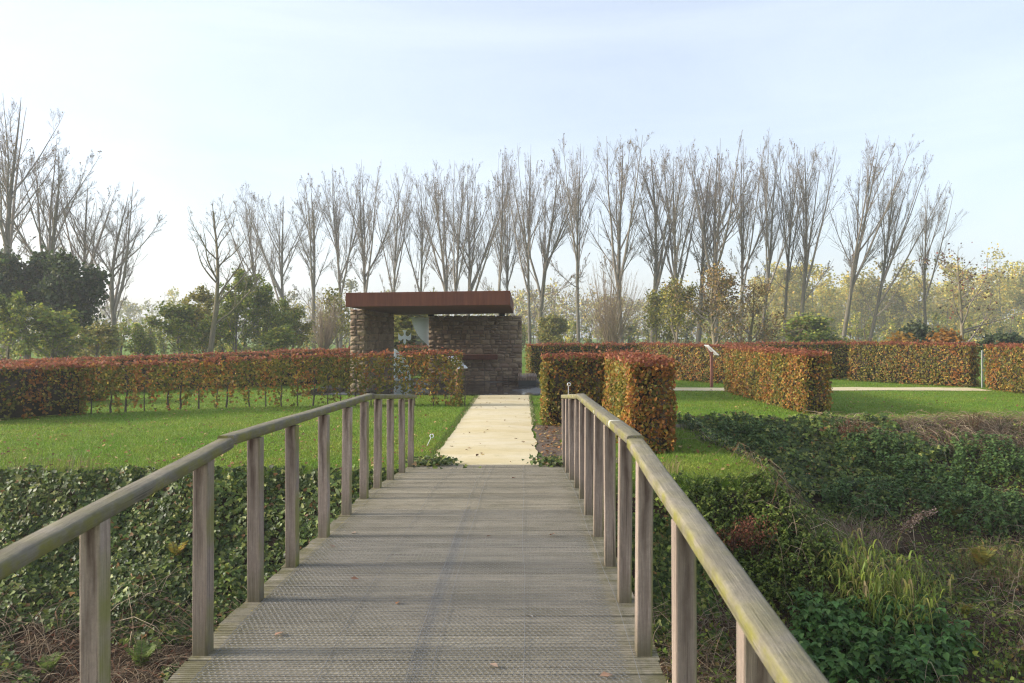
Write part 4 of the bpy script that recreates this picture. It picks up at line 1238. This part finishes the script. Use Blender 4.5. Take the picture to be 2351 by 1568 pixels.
# dead stems and leaf litter
def litter(name, label, n, x0, x1, y0, y1, cond, nstem, arch=.22, fat=1.0, tone=1.0):
    x, y, d = scatter(n, x0, x1, y0, y1, cond)
    P = np.stack([x, y, zg(x, y) + rg.uniform(.005, .07, len(x))], -1)
    acc = Acc(); acc.leaves(P, unit(slope_normal(x, y) + rg.normal(0, .5, P.shape)), rg.uniform(.03, .085, len(P)), 'beech', rg, pick([(2, (.13, .075, .045)), (2, (.085, .055, .035)), (1, (.20, .12, .07)), (.5, (.16, .055, .03))], len(P), rg, .3))
    x, y, d = scatter(nstem, x0, x1, y0, y1, cond); n = len(x)
    az = rg.uniform(0, 6.28, n); L = rg.uniform(.25, 1.0, n); q = np.linspace(0, 1, 4)
    ar = rg.uniform(.15, 1, n) * arch
    Pt = np.stack([x[:, None] + (np.cos(az) * L)[:, None] * q, y[:, None] + (np.sin(az) * L)[:, None] * q * .8, np.zeros((n, 4))], -1)
    Pt[:, :, 2] = zg(Pt[:, :, 0], Pt[:, :, 1]) + .02 + ar[:, None] * np.sin(q * 3.1)[None] + rg.normal(0, .012, (n, 4))
    V, F = tubes(Pt, np.linspace(.0045, .002, 4)[None] * fat * rg.uniform(.5, 1.3, (n, 1)), 3)
    acc.add(V, F, np.repeat(pick([(2, (.24, .185, .12)), (2, (.16, .115, .075)), (1, (.33, .265, .175)), (.4, (.17, .08, .045))], n, rg, .25) * tone, 12, 0))
    tag(acc.build(name, M['dryleaf']), label, 'dead stems', kind='stuff')
litter('dead_stems', 'brown dead stems and leaf litter in the left ditch bottom', 16000, -9, -.6, 6.5, 11.6, lambda x, y, d: (d > .80 + .1 * clump(x, y, 2)), 5200)
litter('dead_stems', 'brown bramble litter under the bridge right side', 9000, .2, 2.7, 6.5, 10.6, lambda x, y, d: d > .8, 3600)
litter('dead_stems', 'pale dry stems along the top of the right bank', 5000, 6.8, 12.5, 16.6, 18.75, lambda x, y, d: (d < .30) & (clump(x, y, 1.2) > -.5), 6500, .24, 1.2, 1.15)
litter('dead_stems', 'brown litter among the weeds of the right ditch', 9000, 3.2, 12.5, 6.5, 15.5, lambda x, y, d: clump(x, y, 1.4) < .0, 3600, .36, 1.1, 1.1)

# ------------------------------------------------------------------ single plants that stand out
def ray(xp, yp, fn=zg):
    """first point of the terrain under picture position xp, yp"""
    for D in np.arange(2.2, 40, .02):
        X, Y_, Z = px(xp, yp, D)
        if Z <= float(fn(X, Y_)): return (X, Y_, float(fn(X, Y_)))
    return (X, Y_, 0.0)
def nettle_clump(name, c, rx, ry, n, hgt, label, leaf=.085, pal=None, group='nettle clumps in the right ditch'):
    """upright stems with pairs of drooping leaves"""
    r = tag(empty(name, c), label, 'nettles', group)
    a = rg.uniform(0, 6.28, n); q = np.sqrt(rg.random(n)); x = q * np.cos(a) * rx; y = q * np.sin(a) * ry
    z0 = zg(c[0] + x, c[1] + y) - c[2]
    h = hgt * rg.uniform(.6, 1.1, n) * (1 - .35 * q ** 2)
    lean = rg.normal(0, .10, (n, 2))
    t = np.linspace(0, 1, 4)
    Pt = np.stack([x[:, None] + lean[:, 0:1] * t, y[:, None] + lean[:, 1:2] * t, z0[:, None] + h[:, None] * t], -1)
    acc = Acc(); V, F = tubes(Pt, np.full((n, 4), .003), 3); acc.add(V, F, (.05, .075, .025))
    acc.build('stems', M['stem'], r)['kind'] = 'stuff'
    acc = Acc()
    pal = pal or [(3, (.075, .165, .04)), (2, (.10, .20, .048)), (1, (.135, .225, .06))]
    for lev in np.linspace(.25, 1.0, 7):
        ph = rg.uniform(0, 6.28, n)
        for s_ in (0, math.pi, math.pi / 2, -math.pi / 2)[:4 if lev > .9 else 2]:
            dirs = np.stack([np.cos(ph + s_), np.sin(ph + s_), np.full(n, -.25 if lev < .95 else .05)], -1)
            P = np.stack([x + lean[:, 0] * lev, y + lean[:, 1] * lev, z0 + h * lev], -1)
            N = unit(np.stack([np.cos(ph + s_) * .35, np.sin(ph + s_) * .35, np.ones(n)], -1) + rg.normal(0, .15, (n, 3)))
            acc.leaves(P, N, leaf * rg.uniform(.7, 1.2, n) * (1.1 - .45 * abs(lev - .6)), 'nettle', rg, pick(pal, n, rg, .2), T=dirs + rg.normal(0, .12, dirs.shape))
    acc.build('leaves', M['leaf'], r)['kind'] = 'stuff'
nettle_clump('nettle_clump', ray(1985, 1530), .95, .75, 190, .50, 'large bright green nettle clump at the bottom right beside the railing', .095)
nettle_clump('nettle_clump', ray(2120, 1470), .5, .4, 45, .45, 'small nettle group under the yellow-green grass tuft', .09)
for k, (xp, yp, rx, n, lab) in enumerate(((2130, 1130, 1.0, 130, 'nettle clump in the middle of the right bank below the dry stems'), (2260, 1190, 1.1, 150, 'nettle clump at the right edge low on the bank'),
        (2280, 1075, 1.0, 110, 'nettle clump high on the right bank near the picture edge'), (2010, 1055, .8, 90, 'nettle clump between dark ivy and the dry stems'), (1990, 1170, .8, 80, 'nettle clump below the ivy beside the feathery seed stalk'), (1720, 1030, .7, 70, 'bluish nettle clump at the left end of the right bank'))):
    nettle_clump('nettle_clump', ray(xp, yp), rx, rx * .8, n, .5, lab, .085, [(3, (.085, .155, .042)), (2, (.115, .19, .05)), (1, (.15, .215, .06))])

PB = [(3, (0.122, 0.179, 0.036)), (2, (0.173, 0.228, 0.043)), (1, (0.23, 0.262, 0.061)), (0.8, (0.079, 0.117, 0.031))]
for k, (xp, yp, rx, lab) in enumerate(((1600, 1190, .6, 'leafy weed mound just behind the right railing below the lawn edge'), (1700, 1185, .6, 'leafy weed mound below the lawn tongue, upper left of the russet dock'), (1800, 1190, .6, 'leafy weed mound under the tip of the lawn tongue'),
        (1640, 1265, .5, 'leafy weed mound between railing and russet dock'), (1835, 1255, .6, 'leafy weed mound right of the russet dock'), (1850, 1310, .6, 'dark leafy weed mound left of the yellow-green grass clump'), (1760, 1360, .45, 'low weed mound beside the near railing'), (1910, 1195, .6, 'feathery weed mound left of the pinkish dry grass'))):
    nettle_clump('weed_mound', ray(xp, yp), rx, rx * .7, 110, .22, lab, .05, PB, 'weed mounds on the bank below the lawn tongue')
def tuft(name, c, n, hgt, rad, pal, label, wid=.016, droop=.75, lean=.55, cat='grass tuft', group=None):
    r = tag(empty(name, c), label, cat, group)
    a = rg.uniform(0, 6.28, n); q = np.sqrt(rg.random(n)) * rad
    P = np.stack([q * np.cos(a), q * np.sin(a), 0 * q], -1); P[:, 2] = zg(c[0] + P[:, 0], c[1] + P[:, 1]) - c[2]
    az = a + rg.normal(0, .8, n)
    V, F, C = blades(P, hgt * rg.uniform(.45, 1.1, n), np.stack([np.cos(az), np.sin(az)], -1) * (lean * rg.uniform(.3, 1.2, (n, 1))), wid * rg.uniform(.6, 1.2, n), pick(pal, n, rg, .22), 7, droop * rg.uniform(.2, 1.1, n))
    acc = Acc(); acc.add(V, F, C); acc.build('blades', M['leaf'], r)['kind'] = 'stuff'
    return r
YG = [(3, (.22, .27, .045)), (2, (.17, .235, .04)), (1.3, (.31, .29, .08)), (.7, (.36, .28, .13))]
def reed(c, n, hgt, label):
    """leafy grass stalks with long drooping leaves"""
    r = tag(empty('reed_grass', c), label, 'grass tuft')
    a = rg.uniform(0, 6.28, n); q = np.sqrt(rg.random(n))
    x = q * np.cos(a) * .50; y = q * np.sin(a) * .35; z = zg(c[0] + x, c[1] + y) - c[2]
    h = hgt * rg.uniform(.45, 1.1, n) * (1 - .3 * q); t = np.linspace(0, 1, 5); ln = np.stack([np.cos(a), np.sin(a)], -1) * (q * .35)[:, None]
    Pt = np.stack([x[:, None] + ln[:, 0:1] * t ** 1.5, y[:, None] + ln[:, 1:2] * t ** 1.5, z[:, None] + h[:, None] * t], -1)
    acc = Acc(); V, F = tubes(Pt, np.full((n, 5), .0035), 3); acc.add(V, F, (.16, .17, .04)); acc.build('stalks', M['stem'], r)['kind'] = 'stuff'
    acc = Acc()
    for lev in np.linspace(.25, 1, 7):
        k = np.clip(lev * 4, 0, 3.999); i0 = int(k); f = k - i0
        P = Pt[:, i0] * (1 - f) + Pt[:, i0 + 1] * f
        az = rg.uniform(0, 6.28, n)
        V, F, C = blades(P, rg.uniform(.22, .42, n), np.stack([np.cos(az), np.sin(az)], -1) * rg.uniform(.4, .85, (n, 1)), rg.uniform(.017, .030, n), pick(YG, n, rg, .2), 7, rg.uniform(1.0, 2.2, n))
        acc.add(V, F, C)
    acc.build('blades', M['leaf'], r)['kind'] = 'stuff'
reed(ray(2050, 1420), 62, .85, 'tall yellow-green drooping grass clump in the right ditch')
tuft('grass_tuft', ray(1870, 1420), 60, .55, .18, [(3, (.06, .12, .025)), (1, (.10, .15, .03))], 'upright dark green grass tuft left of the yellow-green clump', .012, .5, .5)
tuft('grass_tuft', px(1590, 972, 16.9)[:2] + (0.0,), 120, .42, .28, [(3, (.07, .10, .03)), (2, (.10, .11, .05))], 'thin rushy tuft on the soil beside the tall hedge block', .008, .4, .4)
tuft('dry_grass_tuft', ray(1540, 1090), 34, .48, .16, [(3, (.36, .28, .13)), (1, (.28, .22, .10))], 'pale straw tuft beside the railing at the lawn edge', .008, .8, .5)
tuft('dry_grass_tuft', ray(1975, 1255), 520, .62, .5, [(3, (.38, .28, .19)), (2, (.30, .21, .14)), (1, (.46, .36, .25))], 'pinkish dry grass patch in the middle of the right ditch', .007, 1.0, .8)
tuft('dry_grass_tuft', ray(2320, 1320), 700, .5, .7, [(3, (.26, .20, .09)), (2, (.18, .18, .06)), (1, (.24, .11, .07))], 'brown-green dry grass patch at the right picture edge', .007, .8, .8)
tuft('dry_grass_tuft', px(105, 1072, 11.7)[:2] + (0.0,), 220, .42, .7, [(2, (.17, .15, .06)), (1, (.13, .09, .05)), (1, (.10, .11, .04))], 'thin dry grass standing on the left bank edge', .005, .5, .5)

def fern(c, n, L, pal, label, tilt=.9):
    r = tag(empty('fern', c), label, 'fern', 'ferns in the ditch')
    for k in range(n):
        az = 6.28 * k / n + rg.uniform(-.3, .3); ll = L * rg.uniform(.75, 1.15); q = np.linspace(0, 1, 12)
        hor = ll * (q ** 1.3 * tilt * .62); ver = ll * (q * 1.05 - .42 * q ** 2.6)
        C = np.stack([np.cos(az) * hor, np.sin(az) * hor, ver], -1)
        acc = Acc(); V, F = tubes(C[None], np.linspace(.004, .001, 12)[None], 3); acc.add(V, F, (.12, .10, .03))
        m = 20; t = np.linspace(.14, .98, m); base = np.stack([np.interp(t, q, C[:, j]) for j in range(3)], -1)
        tan = unit(np.stack([np.interp(t, q, np.gradient(C[:, j])) for j in range(3)], -1))
        sd = np.array([-math.sin(az), math.cos(az), 0]); up = np.cross(sd, tan)
        for s in (-1, 1):
            acc.leaves(base, up * np.sign(up[:, 2:].sum()) + rg.normal(0, .08, base.shape), ll * .20 * np.sin(np.clip(t * 1.15 + .12, 0, 1) * math.pi) ** .8 + .01, 'pinna', rg, pick(pal, m, rg, .15), T=sd * s + tan * .35)
        acc.build('frond', M['leaf'], r)
FY = [(2, (.30, .26, .04)), (1, (.22, .22, .04)), (1, (.30, .19, .04))]
FG = [(2, (.13, .19, .04)), (1, (.17, .22, .06))]
fern(ray(2255, 1310), 6, .62, [(2, (.25, .22, .04)), (1, (.18, .19, .04)), (1, (.26, .17, .04))], 'yellowing fern right of the yellow-green grass clump')
fern(ray(2215, 1420), 4, .4, FY, 'single pale yellow fern frond below the larger yellow fern')
fern(ray(110, 1555), 5, .42, FG, 'bright green fern at the bottom left corner')
fern(ray(325, 1540), 6, .45, FG, 'pale green fern between the two nearest left posts')
fern(ray(405, 1285), 5, .40, FY, 'small golden fern in the ivy left of the third post')
fern(ray(330, 1440), 3, .32, FG, 'small drooping fern under the ivy left of the bridge')
fern(ray(170, 1260), 5, .42, [(2, (.10, .12, .03)), (1, (.14, .14, .04))], 'dull green fern behind the nearest left post')
fern(ray(2190, 1200), 5, .6, [(2, (.12, .12, .03)), (1, (.17, .14, .03))], 'upright brownish fern beside the feathery seed stalk')

def dock(c, w, h, pal, label, n=900):
    """bushy dead seed heads"""
    r = tag(empty('dock_plant', c), label, 'plant')
    k = 16; a = rg.uniform(0, 6.28, k); q = np.sqrt(rg.random(k)) * w; t = np.linspace(0, 1, 5)
    Pt = np.stack([(q * np.cos(a))[:, None] * (.35 + .65 * t), (q * np.sin(a))[:, None] * (.35 + .65 * t), (h * rg.uniform(.7, 1, k))[:, None] * t], -1)
    acc = Acc(); V, F = tubes(Pt, np.full((k, 5), .004), 3); acc.add(V, F, (.11, .05, .03)); acc.build('stems', M['stem'], r)['kind'] = 'stuff'
    i = rg.integers(0, k, n); s = rg.uniform(.35, 1, n) * 4; i0 = np.clip(s.astype(int), 0, 3); f = (s - i0)[:, None]
    P = Pt[i, i0] * (1 - f) + Pt[i, i0 + 1] * f + rg.normal(0, .035, (n, 3))
    acc = Acc(); acc.leaves(P, rg.normal(size=P.shape), rg.uniform(.018, .04, n), 'beech', rg, pick(pal, n, rg, .25)); acc.build('seed_heads', M['dryleaf'], r)['kind'] = 'stuff'
RU = [(3, (.16, .06, .036)), (1, (.22, .09, .045)), (1, (.12, .09, .035))]
dock(ray(1735, 1285), .30, .55, RU, 'russet dead dock bush right of the railing')
dock(ray(1672, 1285), .18, .42, RU, 'smaller russet dock plant touching the railing side', 420)
p = px(1950, 985, 17.6); dock((p[0], p[1], float(zg(p[0], p[1]))), .45, .5, RU + [(1, (.07, .07, .03))], 'reddish bushy weed on top of the right bank', 700)
p = px(2235, 985, 17.9); dock((p[0], p[1], float(zg(p[0], p[1]))), .25, .5, [(2, (.16, .13, .06)), (1, (.10, .08, .04))], 'thin brown weed at the top of the bank amid dry stems', 260)

# arching feathery seed stalk
c = ray(2050, 1290)
r = tag(empty('seed_stalk', c), 'arching stalk with pale feathery seed tufts in the right ditch', 'plant')
q = np.linspace(0, 1, 12)
C = np.stack([.75 * q ** 1.8, .1 * q, 1.15 * q - .35 * q ** 3], -1)
acc = Acc(); V, F = tubes(C[None], np.linspace(.008, .003, 12)[None], 4); acc.add(V, F, (.20, .11, .07)); acc.build('stem', M['stem'], r)
n = 420; s = rg.uniform(.5, 1, n); P = np.stack([np.interp(s, q, C[:, j]) for j in range(3)], -1) + rg.normal(0, .035, (n, 3))
acc = Acc(); acc.leaves(P, rg.normal(size=P.shape), rg.uniform(.02, .05, n), 'beech', rg, pick([(2, (.36, .27, .21)), (1, (.22, .14, .09))], n, rg, .2)); acc.build('seed_tufts', M['dryleaf'], r)['kind'] = 'stuff'

# ivy creeping onto the far bridge end
for xs_, lab in ((-1.5, 'ivy creeping onto the left corner of the bridge end'), (.55, 'ivy creeping onto the right corner of the bridge end')):
    n = 520
    x = xs_ + rg.normal(0, .16, n) + (.12 if xs_ < 0 else 0); y = 12.05 + rg.normal(0, .17, n); z = np.maximum(zg(x, y), deck_z(np.minimum(y, 12.2)) - .0) + rg.uniform(.01, .11, n)
    acc = Acc(); P = np.stack([x, y, z], -1); acc.leaves(P, unit(np.array([0, -.5, .9]) + rg.normal(0, .45, P.shape)), rg.uniform(.04, .08, n), 'ivy', rg, pick(IVY + [(1, (.18, .19, .07)), (.6, (.20, .13, .06))], n, rg, .25))
    tag(acc.build('ivy_trail', M['glossleaf']), lab, 'ivy', kind='stuff')

# ------------------------------------------------------------------ lawn grass and fallen leaves
def on_lawn(x, y):
    ok = ditch_depth(x, y) < .02
    ok &= ~((x > -1.45) & (x < .23) & (y < 26.4))
    ok &= ~((x > -7.6) & (x < .74) & (y > 26.3) & (y < 36.3))
    ok &= ~((x > .8) & (x < 16.8) & (y > 28.55) & (y < 30.05))
    ok &= ~((x > .2) & (x < .9) & (y < 17.6) & (nz(x, y, 3, 2) < .55))
    return ok
N = 340000
D = 10.8 / (1 - rg.random(N) * .70)            # thinner with distance
x = rg.uniform(-.72, .70, N) * D; y = D
k = on_lawn(x, y); x = x[k]; y = y[k]; n = len(x)
az = rg.uniform(0, 6.28, n)
g1 = nz(x, y, .5, 21); g2 = nz(x, y * .6, 2.3, 22)
t = np.clip(.5 + .35 * g1 + .28 * g2 + rg.normal(0, .13, n), 0, 1)[:, None]
col = np.array([.105, .235, .016]) * (1 - t) + np.array([.26, .295, .045]) * t
col = np.where((rg.random(n) < .05)[:, None], np.array([.24, .20, .08]), col) * np.exp(rg.normal(0, .2, (n, 1)))
L = rg.uniform(.02, .05, n)
lean = np.stack([np.cos(az), np.sin(az)], -1) * rg.uniform(.2, 1.0, (n, 1))
P = np.stack([x, y, zg(x, y) - .003], -1)
sd = np.stack([-np.sin(az), np.cos(az), 0 * az], -1) * (rg.uniform(.004, .008, n) * (y / 12) ** .7)[:, None]
tip = P + np.stack([lean[:, 0] * L, lean[:, 1] * L, L], -1)
V = np.stack([P - sd, P + sd, tip], 1).reshape(-1, 3); F = np.arange(n * 3).reshape(n, 3)
tag(link('lawn_grass', mesh_np('lawn_grass', V, F, M['leaf'], np.repeat(col, 3, 0))), 'short mown grass of the lawns', 'grass', kind='stuff')
# longer grass along the lawn edges of path and banks
n = 9000
x = np.concatenate([rg.uniform(-1.56, -1.42, n // 3), rg.uniform(.2, .3, n // 6), rg.uniform(-9, 3.4, n // 2)]); 
y = np.concatenate([rg.uniform(12.2, 26.2, n // 3), rg.uniform(17.5, 26.2, n // 6), np.zeros(n // 2)]); e = y == 0
y[e] = far_edge(x[e]) + rg.normal(0, .10, e.sum())
m = len(x); az = rg.uniform(0, 6.28, m)
V, F, C = blades(np.stack([x, y, zg(x, y)], -1), rg.uniform(.04, .12, m), np.stack([np.cos(az), np.sin(az)], -1) * rg.uniform(.2, .8, (m, 1)), rg.uniform(.004, .008, m), pick([(3, (.07, .13, .018)), (2, (.11, .16, .025)), (.8, (.2, .17, .07))], m, rg, .2), 3, .3)
acc = Acc(); acc.add(V, F, C)
tag(acc.build('edge_grass', M['leaf']), 'longer grass along the path and bank edges', 'grass', kind='stuff')
LV = [(2, (.22, .11, .045)), (1, (.30, .19, .08)), (1, (.14, .07, .04)), (.6, (.38, .28, .12))]
N = 2600
D = 11.5 / (1 - rg.random(N) * .62); x = rg.uniform(-.7, .7, N) * D
k = on_lawn(x, D); x = x[k]; y = D[k]
xb = rg.normal(.55, .28, 420); yb = rg.uniform(12.6, 17.6, 420); k = xb > .27
xb = np.concatenate([xb, rg.uniform(-1.45, .24, 55)]); yb = np.concatenate([yb, rg.uniform(12.3, 26, 55)]); k = np.concatenate([k, np.ones(55, bool)])
x = np.concatenate([x, xb[k]]); y = np.concatenate([y, yb[k]])
P = np.stack([x, y, zg(x, y) + rg.uniform(.022, .045, len(x))], -1)
acc = Acc(); acc.leaves(P, unit(np.array([0, -.1, 1]) + rg.normal(0, .35, P.shape)), rg.uniform(.04, .09, len(P)), 'beech', rg, pick(LV, len(P), rg, .25))
tag(acc.build('fallen_leaves', M['dryleaf']), 'fallen brown leaves strewn over the lawns and soil', 'leaves', kind='stuff')

def fallen(c, s, col, label, group):
    acc = Acc(); acc.leaves(np.array([[0, -s / 2, .004]]), np.array([[rg.normal(0, .25), rg.normal(0, .2), 1.0]]), s, 'beech', rg, np.array([col]), T=unit(np.array([[rg.normal(), rg.normal(), 0]])))
    o = acc.build('fallen_leaf', M['dryleaf']); o.location = c
    tag(o, label, 'leaf', group)
for k, (xp, yp, s, col, lab) in enumerate(((635, 1458, .07, (.42, .25, .17), 'pale pinkish dead leaf near the left edge of the deck'), (912, 1386, .05, (.30, .13, .05), 'small orange leaf left of the netting overlap on the deck'), (1375, 1547, .07, (.42, .25, .16), 'pinkish dead leaf at the front right of the deck'),
        (1125, 1520, .06, (.40, .28, .20), 'pale leaf at the front middle of the deck'), (1262, 1228, .07, (.28, .13, .07), 'brown leaf on the right part of the deck'), (1128, 1229, .05, (.14, .08, .05), 'dark curled leaf at the middle of the deck'), (1175, 1097, .08, (.26, .11, .06), 'brown leaf on the far ramp of the bridge'),
        (820, 1222, .06, (.36, .26, .19), 'pale leaf on the left part of the deck'), (770, 1255, .07, (.30, .18, .13), 'brown-pink leaf beside the left posts of the deck'), (806, 1327, .06, (.22, .12, .08), 'brown leaf on the left middle of the deck'), (1212, 1410, .04, (.55, .50, .44), 'tiny whitish flake on the right middle of the deck'))):
    fallen(ray(xp, yp, lambda X, Y_: deck_z(Y_) + .006), s, col, lab, 'single leaves on the deck')
for k, (xp, yp, s, col, lab) in enumerate(((1180, 1006, .10, (.20, .10, .06), 'dark curled leaf on the right middle of the gravel path'), (1033, 1024, .09, (.16, .09, .06), 'brown leaf at the left edge of the gravel path'), (1069, 1032, .08, (.16, .09, .05), 'brown leaf left of the middle on the gravel path'),
        (1203, 1016, .11, (.30, .22, .13), 'tan twig-like leaf right on the gravel path'), (1170, 1058, .10, (.25, .20, .12), 'greyish leaf near the path start'), (1230, 1052, .11, (.28, .12, .06), 'reddish leaf at the right edge of the path start'))):
    fallen(ray(xp, min(yp, 1058), lambda X, Y_: zg(X, Y_) + .03), s, col, lab, 'single leaves on the gravel path')

# ------------------------------------------------------------------ haze
hz = MB(); hz.box(-330, 330, -60, 420, -3.2, 27.5)
hm = bpy.data.materials.new('haze'); hm.use_nodes = True; nt = hm.node_tree
nt.nodes.remove(nt.nodes['Principled BSDF'])
pv = nt.nodes.new('ShaderNodeVolumePrincipled'); pv.inputs['Color'].default_value = (.93, .95, 1, 1); pv.inputs['Density'].default_value = .00105; pv.inputs['Anisotropy'].default_value = .35
nt.links.new(pv.outputs['Volume'], nt.nodes['Material Output'].inputs['Volume'])
tag(hz.build('haze', hm), 'thin autumn haze in the air', 'haze', kind='stuff')
